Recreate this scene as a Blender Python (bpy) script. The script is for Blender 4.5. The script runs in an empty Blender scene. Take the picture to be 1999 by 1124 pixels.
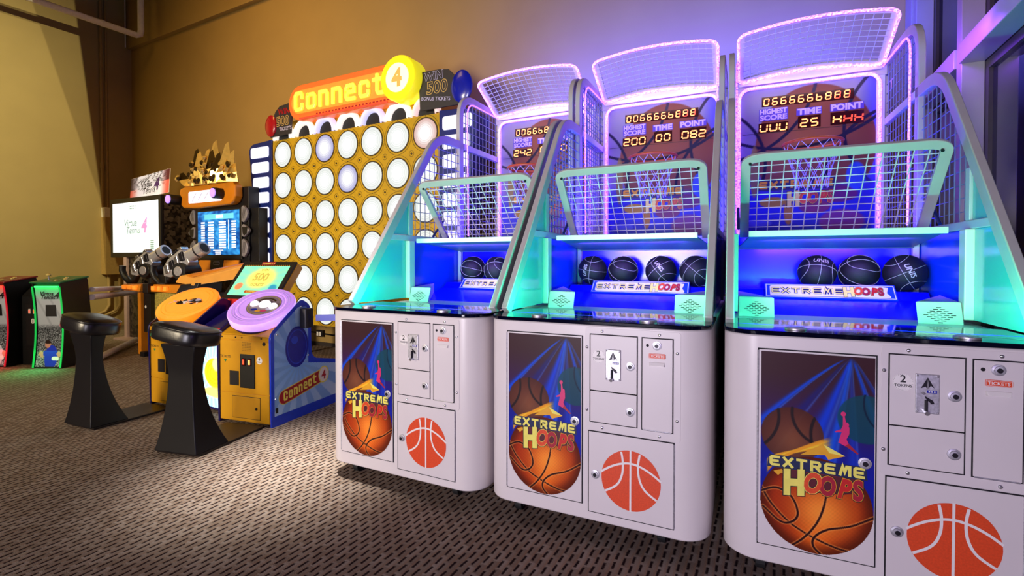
import bpy, bmesh, math, random
import numpy as np
from mathutils import Matrix, Vector
random.seed(7)
rng = np.random.default_rng(5)
C = bpy.context.scene.collection
R = math.radians
PI = math.pi

# ------------------------------------------------------------------ camera, world, exposure, room and fill lights
CAM_YAW = 0.4813
cam_data = bpy.data.cameras.new('camera')
cam_data.sensor_width = 36.0
cam_data.lens = 36.0 * 952.0 / 1999.0
cam_data.shift_y = -39.3 / 1999.0
cam_data.clip_start = 0.05
cam = bpy.data.objects.new('camera', cam_data)
cam.location = (0, 0, 1.2)
cam.rotation_euler = (PI / 2 - 0.01516, 0, CAM_YAW)
C.objects.link(cam)
bpy.context.scene.camera = cam

world = bpy.data.worlds.new('night')
world.use_nodes = True
bpy.context.scene.world = world
world.node_tree.nodes['Background'].inputs['Color'].default_value = (0.012, 0.010, 0.03, 1)
world.node_tree.nodes['Background'].inputs['Strength'].default_value = 0.6

vs = bpy.context.scene.view_settings
vs.view_transform = 'Standard'
vs.look = 'None'
vs.exposure = 0.0
vs.gamma = 1.0
vs.use_curve_mapping = False


def area(name, loc, target, size, power, color, size_y=None, parent=None, spread=None):
    l = bpy.data.lights.new(name, 'AREA')
    l.energy = power
    l.color = color
    l.size = size
    if size_y:
        l.shape = 'RECTANGLE'
        l.size_y = size_y
    if spread:
        l.spread = spread
    o = bpy.data.objects.new(name, l)
    o.location = loc
    o.rotation_euler = (Vector(target) - Vector(loc)).to_track_quat('-Z', 'Y').to_euler()
    C.objects.link(o)
    if parent:
        o.parent = parent
    return o


def spot(name, loc, target, power, color, angle, blend, radius=0.03):
    l = bpy.data.lights.new(name, 'SPOT')
    l.energy = power
    l.color = color
    l.spot_size = angle
    l.spot_blend = blend
    l.shadow_soft_size = radius
    o = bpy.data.objects.new(name, l)
    o.location = loc
    o.rotation_euler = (Vector(target) - Vector(loc)).to_track_quat('-Z', 'Y').to_euler()
    C.objects.link(o)
    return o


# unseen fill lights added to brighten the cabinet fronts, grid board, back wall and carpet
area('hall_fill_front', (-1.5, -4.7, 1.0), (-0.9, 2.0, 1.35), 1.6, 80, (0.93, 0.87, 1.0), spread=R(88))  # added fill for the front faces of the machines
area('hall_fill_left', (-5.4, -4.0, 2.1), (-4.6, 4.0, 1.6), 1.6, 82, (1.0, 0.84, 0.60), spread=R(70))  # added fill aimed at the grid board and console
area('hall_fill_wall', (-5.9, 1.2, 6.6), (-6.3, 4.8, 3.2), 2.0, 46, (1.0, 0.55, 0.13), spread=R(96))  # added warm fill that tints the back wall orange
area('hall_fill_floor', (-2.6, 1.8, 6.6), (-2.5, 1.9, 0.0), 0.4, 9, (1.0, 0.97, 0.93), spread=R(15))  # added fill that makes the bright pool on the carpet
area('hall_fill_violet', (0.75, -1.6, 1.2), (0.75, 2.0, 0.35), 0.7, 14, (0.45, 0.22, 1.0))  # invented violet fill for the rightmost machine's lower front
TRACK = [('track_lamp_near', (-6.6, 0.4, 4.7), (-10.58, 3.9, 2.75), 800, R(84), (4.04, 5.34), (4.30, 2.83)),
         ('track_lamp_far', (-5.6, -1.2, 4.7), (-10.58, 3.2, 2.6), 900, R(72), (3.455, 5.415), (3.982, 3.564))]
for nm, lo, ta, po, an, e1, e2 in TRACK:
    spot(nm, lo, ta, po, (0.94, 0.86, 0.44), an, 1.0, 0.0015)


# ------------------------------------------------------------------ materials
def lin(c):
    if isinstance(c, str):
        c = tuple(int(c[i:i + 2], 16) / 255 for i in (0, 2, 4))
    return tuple(x / 12.92 if x <= 0.04045 else ((x + 0.055) / 1.055) ** 2.4 for x in c)


MATS = {}


def mat(name, col, rough=0.5, metal=0.0, emit=None, strength=0.0, var=0.06, scale=30.0, bump=0.0, coat=0.0, bscale=None, spec=0.5):
    """procedural surface: principled shader with noise-driven tone and fine relief"""
    if name in MATS:
        return MATS[name]
    m = bpy.data.materials.new(name)
    m.use_nodes = True
    nt = m.node_tree
    b = nt.nodes['Principled BSDF']
    c = lin(col)
    tc = nt.nodes.new('ShaderNodeTexCoord')
    nz = nt.nodes.new('ShaderNodeTexNoise')
    nz.inputs['Scale'].default_value = scale
    nz.inputs['Detail'].default_value = 3
    nt.links.new(tc.outputs['Object'], nz.inputs['Vector'])
    rp = nt.nodes.new('ShaderNodeValToRGB')
    rp.color_ramp.elements[0].position = 0.3
    rp.color_ramp.elements[1].position = 0.7
    rp.color_ramp.elements[0].color = tuple(max(0, x * (1 - var)) for x in c) + (1,)
    rp.color_ramp.elements[1].color = tuple(min(1, x * (1 + var)) for x in c) + (1,)
    nt.links.new(nz.outputs['Fac'], rp.inputs['Fac'])
    nt.links.new(rp.outputs['Color'], b.inputs['Base Color'])
    b.inputs['Roughness'].default_value = rough
    b.inputs['Metallic'].default_value = metal
    b.inputs['Specular IOR Level'].default_value = spec
    if coat:
        b.inputs['Coat Weight'].default_value = coat
        b.inputs['Coat Roughness'].default_value = 0.05
    if emit is not None:
        b.inputs['Emission Color'].default_value = lin(emit) + (1,)
        b.inputs['Emission Strength'].default_value = strength
    if bump:
        n2 = nz
        if bscale:
            n2 = nt.nodes.new('ShaderNodeTexNoise')
            n2.inputs['Scale'].default_value = bscale
            nt.links.new(tc.outputs['Object'], n2.inputs['Vector'])
        bp = nt.nodes.new('ShaderNodeBump')
        bp.inputs['Strength'].default_value = bump
        bp.inputs['Distance'].default_value = 0.01
        nt.links.new(n2.outputs['Fac'], bp.inputs['Height'])
        nt.links.new(bp.outputs['Normal'], b.inputs['Normal'])
    MATS[name] = m
    return m


def attr_mat(name, rough=0.35, emit=0.0, coat=0.0, base=True):
    """flat print: colour comes from the mesh's own colour attribute"""
    m = bpy.data.materials.new(name)
    m.use_nodes = True
    nt = m.node_tree
    b = nt.nodes['Principled BSDF']
    a = nt.nodes.new('ShaderNodeAttribute')
    a.attribute_name = 'print'
    if base:
        nt.links.new(a.outputs['Color'], b.inputs['Base Color'])
    else:
        b.inputs['Base Color'].default_value = (.05, .05, .05, 1)
    b.inputs['Roughness'].default_value = rough
    b.inputs['Specular IOR Level'].default_value = 0.22
    if coat:
        b.inputs['Coat Weight'].default_value = coat
    if emit:
        nt.links.new(a.outputs['Color'], b.inputs['Emission Color'])
        b.inputs['Emission Strength'].default_value = emit
    MATS[name] = m
    return m


def rope_mat(name, col, strength):
    m = bpy.data.materials.new(name)
    m.use_nodes = True
    nt = m.node_tree
    b = nt.nodes['Principled BSDF']
    b.inputs['Base Color'].default_value = (0.8, 0.7, 0.85, 1)
    b.inputs['Roughness'].default_value = 0.25
    b.inputs['Emission Color'].default_value = lin(col) + (1,)
    tc = nt.nodes.new('ShaderNodeTexCoord')
    nz = nt.nodes.new('ShaderNodeTexNoise')
    nz.inputs['Scale'].default_value = 95
    nz.inputs['Detail'].default_value = 1
    nt.links.new(tc.outputs['Object'], nz.inputs['Vector'])
    mr = nt.nodes.new('ShaderNodeMapRange')
    mr.inputs['From Min'].default_value = 0.35
    mr.inputs['From Max'].default_value = 0.65
    mr.inputs['To Min'].default_value = strength * 0.12
    mr.inputs['To Max'].default_value = strength * 1.7
    nt.links.new(nz.outputs['Fac'], mr.inputs['Value'])
    nt.links.new(mr.outputs['Result'], b.inputs['Emission Strength'])
    MATS[name] = m
    return m


def carpet_mat():
    m = bpy.data.materials.new('woven_loop_carpet')
    m.use_nodes = True
    nt = m.node_tree
    b = nt.nodes['Principled BSDF']
    N = nt.nodes.new
    L = nt.links.new

    def math_(op, a, bb=None, c=None):
        n = N('ShaderNodeMath')
        n.operation = op
        for i, v in enumerate((a, bb, c)):
            if v is None:
                continue
            if isinstance(v, (int, float)):
                n.inputs[i].default_value = v
            else:
                L(v, n.inputs[i])
        return n.outputs[0]
    tc = N('ShaderNodeTexCoord')
    wob = N('ShaderNodeTexNoise')
    wob.inputs['Scale'].default_value = 9
    L(tc.outputs['Object'], wob.inputs['Vector'])
    fine = N('ShaderNodeTexNoise')
    fine.inputs['Scale'].default_value = 260
    fine.inputs['Detail'].default_value = 2
    L(tc.outputs['Object'], fine.inputs['Vector'])
    sep = N('ShaderNodeSeparateXYZ')
    L(tc.outputs['Object'], sep.inputs[0])
    jit = math_('MULTIPLY', math_('SUBTRACT', fine.outputs['Fac'], 0.5), 0.010)
    u = math_('DIVIDE', math_('ADD', math_('ADD', sep.outputs['X'], jit), math_('MULTIPLY', wob.outputs['Fac'], 0.012)), 0.033)
    row = math_('FLOOR', u)
    fu = math_('FRACT', u)
    rowoff = math_('MULTIPLY', math_('MODULO', math_('ADD', row, 1000.0), 2.0), 0.5)
    wn = N('ShaderNodeTexWhiteNoise')
    wn.noise_dimensions = '1D'
    L(row, wn.inputs['W'])
    v = math_('ADD', math_('DIVIDE', math_('ADD', sep.outputs['Y'], jit), 0.066),
              math_('ADD', rowoff, math_('MULTIPLY', wn.outputs['Value'], 0.18)))
    fv = math_('FRACT', math_('ADD', v, 500.0))
    cell = math_('FLOOR', math_('ADD', v, 500.0))
    # hole: a dark slot along the edge of every loop
    du = math_('SUBTRACT', 0.20, math_('ABSOLUTE', math_('SUBTRACT', fu, 0.20)))
    dv = math_('SUBTRACT', 0.38, math_('ABSOLUTE', math_('SUBTRACT', fv, 0.5)))
    hole = math_('MINIMUM', math_('MULTIPLY', du, 9.0), math_('MULTIPLY', dv, 16.0))
    cl = N('ShaderNodeClamp')
    L(hole, cl.inputs[0])
    hole = cl.outputs[0]
    comb = N('ShaderNodeCombineXYZ')
    L(row, comb.inputs[0])
    L(cell, comb.inputs[1])
    wn2 = N('ShaderNodeTexWhiteNoise')
    L(comb.outputs[0], wn2.inputs['Vector'])
    rp = N('ShaderNodeValToRGB')
    e = rp.color_ramp.elements
    e[0].position = 0.0
    e[0].color = lin('786658') + (1,)
    e[1].position = 1.0
    e[1].color = lin('b2a69a') + (1,)
    mid = rp.color_ramp.elements.new(0.5)
    mid.color = lin('95877a') + (1,)
    tone = math_('ADD', math_('MULTIPLY', wn2.outputs['Value'], 0.5), math_('MULTIPLY', fine.outputs['Fac'], 0.5))
    L(tone, rp.inputs['Fac'])
    edge = N('ShaderNodeMapRange')
    edge.inputs['From Min'].default_value = 0.62
    edge.inputs['From Max'].default_value = 0.95
    L(fu, edge.inputs['Value'])
    mo = N('ShaderNodeMix')
    mo.data_type = 'RGBA'
    L(math_('MULTIPLY', edge.outputs['Result'], 0.5), mo.inputs[0])
    L(rp.outputs['Color'], mo.inputs[6])
    mo.inputs[7].default_value = lin('9a7050') + (1,)
    mx = N('ShaderNodeMix')
    mx.data_type = 'RGBA'
    L(hole, mx.inputs[0])
    L(mo.outputs[2], mx.inputs[6])
    mx.inputs[7].default_value = lin('2a1a1c') + (1,)
    L(mx.outputs[2], b.inputs['Base Color'])
    b.inputs['Roughness'].default_value = 0.95
    b.inputs['Specular IOR Level'].default_value = 0.1
    hgt = math_('ADD', math_('MULTIPLY', math_('SUBTRACT', 1.0, hole), 1.0), math_('MULTIPLY', fine.outputs['Fac'], 0.5))
    bp = N('ShaderNodeBump')
    bp.inputs['Strength'].default_value = 0.8
    bp.inputs['Distance'].default_value = 0.008
    L(hgt, bp.inputs['Height'])
    L(bp.outputs['Normal'], b.inputs['Normal'])
    return m


def crowd_mat(name, dark, light, scale):
    m = bpy.data.materials.new(name)
    m.use_nodes = True
    nt = m.node_tree
    b = nt.nodes['Principled BSDF']
    tc = nt.nodes.new('ShaderNodeTexCoord')
    v = nt.nodes.new('ShaderNodeTexVoronoi')
    v.inputs['Scale'].default_value = scale
    nt.links.new(tc.outputs['Object'], v.inputs['Vector'])
    rp = nt.nodes.new('ShaderNodeValToRGB')
    rp.color_ramp.elements[0].position = 0.35
    rp.color_ramp.elements[1].position = 0.75
    rp.color_ramp.elements[0].color = lin(dark) + (1,)
    rp.color_ramp.elements[1].color = lin(light) + (1,)
    sp = nt.nodes.new('ShaderNodeSeparateColor')
    nt.links.new(v.outputs['Color'], sp.inputs[0])
    nt.links.new(sp.outputs[0], rp.inputs['Fac'])
    nt.links.new(rp.outputs['Color'], b.inputs['Base Color'])
    b.inputs['Roughness'].default_value = 0.35
    MATS[name] = m
    return m


M_white = mat('white_powder_coat', 'e2dad9', 0.32, var=0.02, scale=4, coat=0.15)
M_door = mat('white_door_paint', 'ded6d6', 0.38, var=0.02, scale=5)
M_gap = mat('dark_door_gap', '17131a', 0.8)
M_frame = mat('light_grey_powder_coat', 'bdb6b8', 0.4, var=0.04, scale=12)
M_inner = mat('pale_grey_steel', 'c2c6d0', 0.4, var=0.04, scale=12)
M_wired = mat('blue_grey_wire', '7880b0', 0.4)
M_ledgeshade = mat('shaded_ledge_steel', '4a6a90', 0.4)  # shade under the ledge put into a darker base colour
M_wire = mat('galvanised_wire', 'd4d0da', 0.4)
M_deck = mat('dark_blue_glass', '03051c', 0.06, var=0.3)
M_play = mat('blue_laminate', '0608e6', 0.2, var=0.05, scale=3, spec=0.45)
M_tealcast = mat('teal_cast_acrylic', '58c0c8', 0.15, var=0.03, scale=3)  # teal LED cast put into the panel's base colour
M_bluepan = mat('blue_acrylic', '0c44e0', 0.18, var=0.05, scale=3)
M_black = mat('black_plastic', '0d0c10', 0.45, var=0.2)
M_rubber = mat('black_rubber', '0b0b0c', 0.7, var=0.2)
M_ballblk = mat('black_ball_rubber', '090a0c', 0.6, var=0.2, scale=300, bump=0.25, bscale=420)
M_ballline = mat('silver_ball_seam', 'b9b8a8', 0.5)
M_chrome = mat('chrome', 'e4e4ea', 0.2, 0.9)
M_steel = mat('brushed_steel', 'c4c2c8', 0.42, 0.7, var=0.2, scale=120)
M_dark = mat('dark_metal', '26232a', 0.4, 0.5)
M_rope = rope_mat('violet_rope_light', '9645ff', 4.2)
M_rope_b = rope_mat('violet_crown_rope_light', 'a85aff', 4.6)
M_ledbk = mat('led_window_dark_red', '32060a', 0.2)
M_led = mat('led_orange_segments', 'ff9a50', 0.4, emit='ffa35a', strength=1.9)
M_ledr = mat('led_red_segments', 'ff4a30', 0.4, emit='ff4a2a', strength=1.3)
M_tagp = mat('purple_caption_print', '4a35a8', 0.4)
M_tagt = mat('lilac_caption_letters', 'b9a6f0', 0.4)
M_hoop = mat('orange_hoop_paint', 'c8501e', 0.35)
M_net = mat('white_net_cord', 'b8b4d0', 0.6)
M_orange = mat('orange_red_print', 'e0481c', 0.45, var=0.10, scale=160)
M_prwhite = mat('white_print', 'efe9e6', 0.4, var=0.02)
M_yel = mat('yellow_print', 'f2e86a', 0.4)
M_yel2 = mat('amber_print', 'e8a820', 0.4)
M_navy = mat('navy_print', '14204e', 0.4)
M_red = mat('red_print', 'c81e1e', 0.4)
M_magenta = mat('magenta_print', 'd8266e', 0.4)
M_crim = mat('crimson_print', 'a81830', 0.4)
M_blackpr = mat('black_print', '120d12', 0.45)
M_poster = attr_mat('gloss_poster_print', 0.4)
M_print = attr_mat('flat_print', 0.4)
M_dimlit = attr_mat('dim_backlit_print', 0.35, emit=0.35)
M_lit = attr_mat('backlit_print', 0.3, emit=1.0)
M_litb = attr_mat('bright_backlit_print', 0.3, emit=1.5)
M_disc = attr_mat('ringed_disc_diffuser', 0.4, emit=1.08, base=False)
M_gold = mat('mustard_board_paint', 'c6a01e', 0.35, var=0.10, scale=6)
M_golddk = mat('dark_olive_print', '3a2c08', 0.5)
M_ring = mat('white_ring_diffuser', 'd8d2cc', 0.4, emit='fff6ea', strength=0.80)
M_ringpk = mat('pink_ring_diffuser', 'd8c0b8', 0.4, emit='ffd8cc', strength=0.75)
M_ringbl = mat('pale_blue_ring_diffuser', 'c0c2e0', 0.4, emit='d4d4ff', strength=0.75)
M_hole = mat('black_hole', '0a0a12', 0.6)
M_bluecol = mat('navy_column_plastic', '10226e', 0.35)
M_win = mat('white_light_window', '606070', 0.3, emit='f2efff', strength=1.15)
M_sgnor = mat('orange_sign_plastic', 'e07030', 0.35, emit='ff6a28', strength=0.35)
M_sgnin = mat('amber_sign_face', 'd89038', 0.4, emit='ff9a34', strength=0.45)
M_sgnyel = mat('yellow_sign_letters', 'fff060', 0.3, emit='ffee44', strength=0.72)
M_sgndisc = mat('yellow_sign_disc', 'f8e820', 0.3, emit='fff01e', strength=0.6)
M_sgncen = mat('pale_sign_centre', 'fff6c8', 0.3, emit='fff3b4', strength=1.0)
M_sgn4 = mat('orange_numeral', 'e8a050', 0.4, emit='e89a48', strength=0.9)
M_sgnred = mat('red_sign_strip', 'd84a2a', 0.4, emit='ff4630', strength=0.5)
M_artbk = mat('dark_art_board', '2c2a30', 0.5)
M_artred = mat('red_plain_disc', 'a81820', 0.25, coat=0.4)
M_artblue = mat('blue_plain_disc', '1420a8', 0.25, coat=0.4)
M_artblue2 = mat('deep_blue_print', '1c44dc', 0.3, coat=0.3)
M_arttan = mat('gold_numeral_print', 'c8a860', 0.4)
M_artlil = mat('lavender_print', 'c2bfe0', 0.4)
M_pedyel = mat('yellow_cabinet_paint', 'd69a14', 0.35, var=0.06, scale=6, coat=0.15)
M_pedyel2 = mat('yellow_door_paint', 'c99012', 0.38, var=0.06, scale=6)
M_pedblue = mat('cobalt_blue_plastic', '1428c0', 0.3, coat=0.3)
M_pednavy = mat('navy_gloss_panel', '120c58', 0.22, coat=0.4)
M_btnor = mat('orange_glow_button', 'ffa040', 0.3, emit='ff8a22', strength=0.75)
M_btnor_r = mat('orange_glow_button_rim', 'ff9a30', 0.3, emit='ff7410', strength=1.0)
M_btnpu = mat('lilac_glow_button', 'd8b0f0', 0.3, emit='b070f0', strength=0.6)
M_btnpu_r = mat('lilac_glow_button_rim', 'e8d4ff', 0.3, emit='cc98ff', strength=0.95)
M_btnlens = mat('white_push_button', 'ffffff', 0.2, emit='ffffff', strength=1.4)
M_leather = mat('black_vinyl', '131115', 0.3, var=0.15, scale=20, bump=0.04, bscale=60)
M_stool = mat('black_satin_steel', '0c0a10', 0.42, var=0.1, scale=10, spec=0.25)
M_plate = mat('dark_brown_steel_plate', '221a18', 0.4, 0.4)
M_tvbz = mat('charcoal_bezel', '1c1a1c', 0.4)
M_scrw = mat('white_screen', 'eef6fa', 0.3, emit='e8f6fc', strength=1.0)
M_scrgrn = mat('screen_logo_grey_green', '8aa49c', 0.4, emit='9ab4ac', strength=0.6)
M_scrpk = mat('screen_logo_pink', 'd88ac8', 0.4, emit='d890cc', strength=0.7)
M_scrb = mat('screen_white_text', 'f4fbff', 0.4, emit='e6f6ff', strength=1.1)
M_orpl = mat('orange_moulded_plastic', 'e08818', 0.35, var=0.08, scale=6)
M_orlt = mat('light_orange_moulded_plastic', 'f4b050', 0.35, var=0.08, scale=6)
M_goldm = mat('gold_chrome', 'f0cc70', 0.28, 0.65)
M_golddp = mat('dark_gold_chrome', '4a3a18', 0.3, 0.7)
M_goldpl = mat('gold_mottled_panel', 'c8b458', 0.4, 0.2, var=0.5, scale=60)
M_gun = mat('polished_silver_plastic', 'dcdce2', 0.22, 0.5)
M_silver = mat('silver_wing_print', '8f8c94', 0.4, 0.2)
M_lampv = mat('violet_lamp_lens', 'b090ff', 0.2, emit='a078ff', strength=1.6)
M_marq = mat('marquee_window_glow', 'f6eeff', 0.3, emit='ece0ff', strength=1.3)
M_pinkst = mat('pink_grey_stand_paint', 'b89a9a', 0.45)
M_crowd = crowd_mat('crowd_photo_print', '0c0a0c', '6a6264', 60)
M_mask = crowd_mat('mottled_dark_print', '0b090a', '4c4036', 26)
M_green = mat('green_edge_light', '20c060', 0.3, emit='14c84c', strength=0.55)
M_greenhot = mat('green_light_bar', '60ff90', 0.3, emit='28ff6a', strength=1.8)
M_greentop = mat('green_control_panel', '1c7a44', 0.35)
M_redl = mat('red_edge_light', 'c02030', 0.3, emit='e01a30', strength=0.55)
M_redhot = mat('red_light_bar', 'ff6040', 0.3, emit='ff3a28', strength=1.8)
M_redtop = mat('red_control_panel', '8a1c22', 0.35)
M_rail = mat('pale_grey_rail', 'f0ecf8', 0.35)
M_cream = mat('cream_joystick_ball', 'd8c070', 0.3)
M_wall = mat('ochre_wall_paint', 'ab8d50', 0.75, var=0.04, scale=2.0, bump=0.05, bscale=160)
M_walll = mat('tan_wall_paint', 'ab9262', 0.75, var=0.04, scale=2.0, bump=0.05, bscale=160)
M_ceil = mat('dark_ceiling_paint', '4a3a2c', 0.9)
M_pipe = mat('white_pipe_paint', 'f2eae4', 0.45)
M_cond = mat('wall_coloured_conduit', 'a88a58', 0.5)
M_box = mat('wall_coloured_box_paint', 'b8965c', 0.55)
M_mull = mat('grey_window_aluminium', 'b4aca6', 0.35, 0.2, var=0.04, scale=6)
M_muld = mat('bronze_window_aluminium', '4a4240', 0.4, 0.3)
M_blind = mat('grey_spandrel_panel', '8f8580', 0.5)


def glass_mat():
    m = bpy.data.materials.new('dark_window_glass')
    m.use_nodes = True
    nt = m.node_tree
    b = nt.nodes['Principled BSDF']
    b.inputs['Base Color'].default_value = (0.02, 0.02, 0.035, 1)
    b.inputs['Roughness'].default_value = 0.02
    b.inputs['Specular IOR Level'].default_value = 0.9
    b.inputs['Transmission Weight'].default_value = 0.35
    nz = nt.nodes.new('ShaderNodeTexNoise')
    nz.inputs['Scale'].default_value = 2
    bp = nt.nodes.new('ShaderNodeBump')
    bp.inputs['Strength'].default_value = 0.02
    nt.links.new(nz.outputs['Fac'], bp.inputs['Height'])
    nt.links.new(bp.outputs['Normal'], b.inputs['Normal'])
    return m


M_glass = glass_mat()


# ------------------------------------------------------------------ mesh builder
class MB:
    def __init__(self, xf=None):
        self.v, self.f, self.mi, self.mats = [], [], [], []
        self.xf = xf
        self.lay = 0

    def m(self, mt):
        if mt not in self.mats:
            self.mats.append(mt)
        return self.mats.index(mt)

    def add(self, vs_, fs, mt):
        o = len(self.v)
        i = self.m(mt)
        self.v += [tuple(p) for p in vs_]
        for f in fs:
            self.f.append(tuple(k + o for k in f))
            self.mi.append(i)
        return self

    def box(self, a, b, mt, rot=None):
        (x0, y0, z0), (x1, y1, z1) = a, b
        p = [(x0, y0, z0), (x1, y0, z0), (x1, y1, z0), (x0, y1, z0), (x0, y0, z1), (x1, y0, z1), (x1, y1, z1), (x0, y1, z1)]
        if rot is not None:
            c = Vector(((x0 + x1) / 2, (y0 + y1) / 2, (z0 + z1) / 2))
            p = [tuple(c + rot @ (Vector(q) - c)) for q in p]
        return self.add(p, [(0, 3, 2, 1), (4, 5, 6, 7), (0, 1, 5, 4), (1, 2, 6, 5), (2, 3, 7, 6), (3, 0, 4, 7)], mt)

    def hull8(self, bot, top, mt):
        n = len(bot)
        fs = [tuple(range(n))[::-1], tuple(range(n, 2 * n))]
        fs += [(i, (i + 1) % n, n + (i + 1) % n, n + i) for i in range(n)]
        return self.add(list(bot) + list(top), fs, mt)

    def prism(self, pts, ax, d0, d1, mt):
        """2D outline extruded along axis ax (0 x: pts are (y,z); 1 y: pts are (x,z); 2 z: pts are (x,y))"""
        def put(p, d):
            return [(d, p[0], p[1]), (p[0], d, p[1]), (p[0], p[1], d)][ax]
        return self.hull8([put(p, d0) for p in pts], [put(p, d1) for p in pts], mt)

    def cyl(self, p0, p1, r0, mt, r1=None, seg=16, cap=True):
        r1 = r0 if r1 is None else r1
        p0, p1 = Vector(p0), Vector(p1)
        d = (p1 - p0).normalized()
        u = d.orthogonal().normalized()
        w = d.cross(u)
        a = [p0 + (u * math.cos(t) + w * math.sin(t)) * r0 for t in [2 * PI * k / seg for k in range(seg)]]
        b = [p1 + (u * math.cos(t) + w * math.sin(t)) * r1 for t in [2 * PI * k / seg for k in range(seg)]]
        fs = [(k, (k + 1) % seg, seg + (k + 1) % seg, seg + k) for k in range(seg)]
        if cap:
            fs += [tuple(range(seg))[::-1], tuple(range(seg, 2 * seg))]
        return self.add(a + b, fs, mt)

    def tube(self, path, r, mt, seg=6, closed=False, cap=True):
        P = [Vector(p) for p in path]
        n = len(P)
        rings = []
        up = None
        for i in range(n):
            if closed:
                t = (P[(i + 1) % n] - P[i - 1]).normalized()
            else:
                t = (P[min(i + 1, n - 1)] - P[max(i - 1, 0)]).normalized()
            if up is None:
                up = t.orthogonal().normalized()
            up = (up - t * up.dot(t))
            up = up.normalized() if up.length > 1e-6 else t.orthogonal().normalized()
            w = t.cross(up)
            rings.append([P[i] + (up * math.cos(a) + w * math.sin(a)) * r for a in [2 * PI * k / seg for k in range(seg)]])
        vs_ = [p for rg in rings for p in rg]
        fs = []
        for i in range(n if closed else n - 1):
            j = (i + 1) % n
            for k in range(seg):
                l = (k + 1) % seg
                fs.append((i * seg + k, i * seg + l, j * seg + l, j * seg + k))
        if cap and not closed:
            fs += [tuple(range(seg))[::-1], tuple(range((n - 1) * seg, n * seg))]
        return self.add(vs_, fs, mt)

    def bar(self, path, wx, th, mt, closed=False):
        """rectangular-section bar along a path lying in a plane x = const: wx wide in x, th thick in the plane"""
        P = [Vector(p) for p in path]
        n = len(P)
        vs_ = []
        for i in range(n):
            if closed:
                t = (P[(i + 1) % n] - P[i - 1])
            else:
                t = (P[min(i + 1, n - 1)] - P[max(i - 1, 0)])
            t.x = 0
            t.normalize()
            nrm = Vector((0, -t.z, t.y))
            for sx, sn in ((-1, -1), (1, -1), (1, 1), (-1, 1)):
                vs_.append(P[i] + Vector((sx * wx / 2, 0, 0)) + nrm * sn * th / 2)
        fs = []
        for i in range(n if closed else n - 1):
            j = (i + 1) % n
            for k in range(4):
                l = (k + 1) % 4
                fs.append((i * 4 + k, i * 4 + l, j * 4 + l, j * 4 + k))
        if not closed:
            fs += [(3, 2, 1, 0), tuple((n - 1) * 4 + k for k in range(4))]
        return self.add(vs_, fs, mt)

    def sphere(self, c, r, mt, seg=24, rings=14, sc=(1, 1, 1)):
        vs_ = [(c[0], c[1], c[2] - r * sc[2])]
        for i in range(1, rings):
            a = -PI / 2 + PI * i / rings
            for k in range(seg):
                t = 2 * PI * k / seg
                vs_.append((c[0] + r * sc[0] * math.cos(a) * math.cos(t), c[1] + r * sc[1] * math.cos(a) * math.sin(t), c[2] + r * sc[2] * math.sin(a)))
        vs_.append((c[0], c[1], c[2] + r * sc[2]))
        fs = []
        for k in range(seg):
            l = (k + 1) % seg
            fs.append((0, 1 + l, 1 + k))
            for i in range(rings - 2):
                fs.append((1 + i * seg + k, 1 + i * seg + l, 1 + (i + 1) * seg + l, 1 + (i + 1) * seg + k))
            fs.append((1 + (rings - 2) * seg + k, 1 + (rings - 2) * seg + l, len(vs_) - 1))
        return self.add(vs_, fs, mt)

    def lathe(self, prof, mt, c=(0, 0, 0), seg=32, frame=None):
        """profile of (radius, height) spun about the local z of frame"""
        fr = frame or Matrix.Identity(3)
        vs_ = []
        for r, h in prof:
            for k in range(seg):
                t = 2 * PI * k / seg
                vs_.append(Vector(c) + fr @ Vector((r * math.cos(t), r * math.sin(t), h)))
        fs = []
        for i in range(len(prof) - 1):
            for k in range(seg):
                l = (k + 1) % seg
                fs.append((i * seg + k, i * seg + l, (i + 1) * seg + l, (i + 1) * seg + k))
        fs.append(tuple(range(seg))[::-1])
        fs.append(tuple(range((len(prof) - 1) * seg, len(prof) * seg)))
        return self.add(vs_, fs, mt)

    # ---- flat print on a plane
    def step(self):
        """each printed layer lies a hair above the one before, so no two faces coincide"""
        self.lay += 1
        return (self.lay % 6) * 6e-5

    def poly(self, pl, pts, off, mt):
        off = off + self.step()
        return self.add([pl.p(a, b, off) for a, b in pts], [tuple(range(len(pts)))], mt)

    def rect(self, pl, a0, b0, a1, b1, off, mt):
        return self.poly(pl, [(a0, b0), (a1, b0), (a1, b1), (a0, b1)], off, mt)

    def ell(self, pl, ca, cb, ra, rb, off, mt, seg=36, a0=0, a1=2 * PI, inner=None):
        if inner is None:
            pts = [(ca + ra * math.cos(a0 + (a1 - a0) * k / seg), cb + rb * math.sin(a0 + (a1 - a0) * k / seg)) for k in range(seg if abs(a1 - a0 - 2 * PI) < 1e-6 else seg + 1)]
            return self.poly(pl, pts, off, mt)
        vs_, fs = [], []
        off = off + self.step()
        for k in range(seg + 1):
            t = a0 + (a1 - a0) * k / seg
            vs_.append(pl.p(ca + ra * math.cos(t), cb + rb * math.sin(t), off))
            vs_.append(pl.p(ca + ra * inner * math.cos(t), cb + rb * inner * math.sin(t), off))
        for k in range(seg):
            fs.append((2 * k, 2 * k + 2, 2 * k + 3, 2 * k + 1))
        return self.add(vs_, fs, mt)

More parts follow.
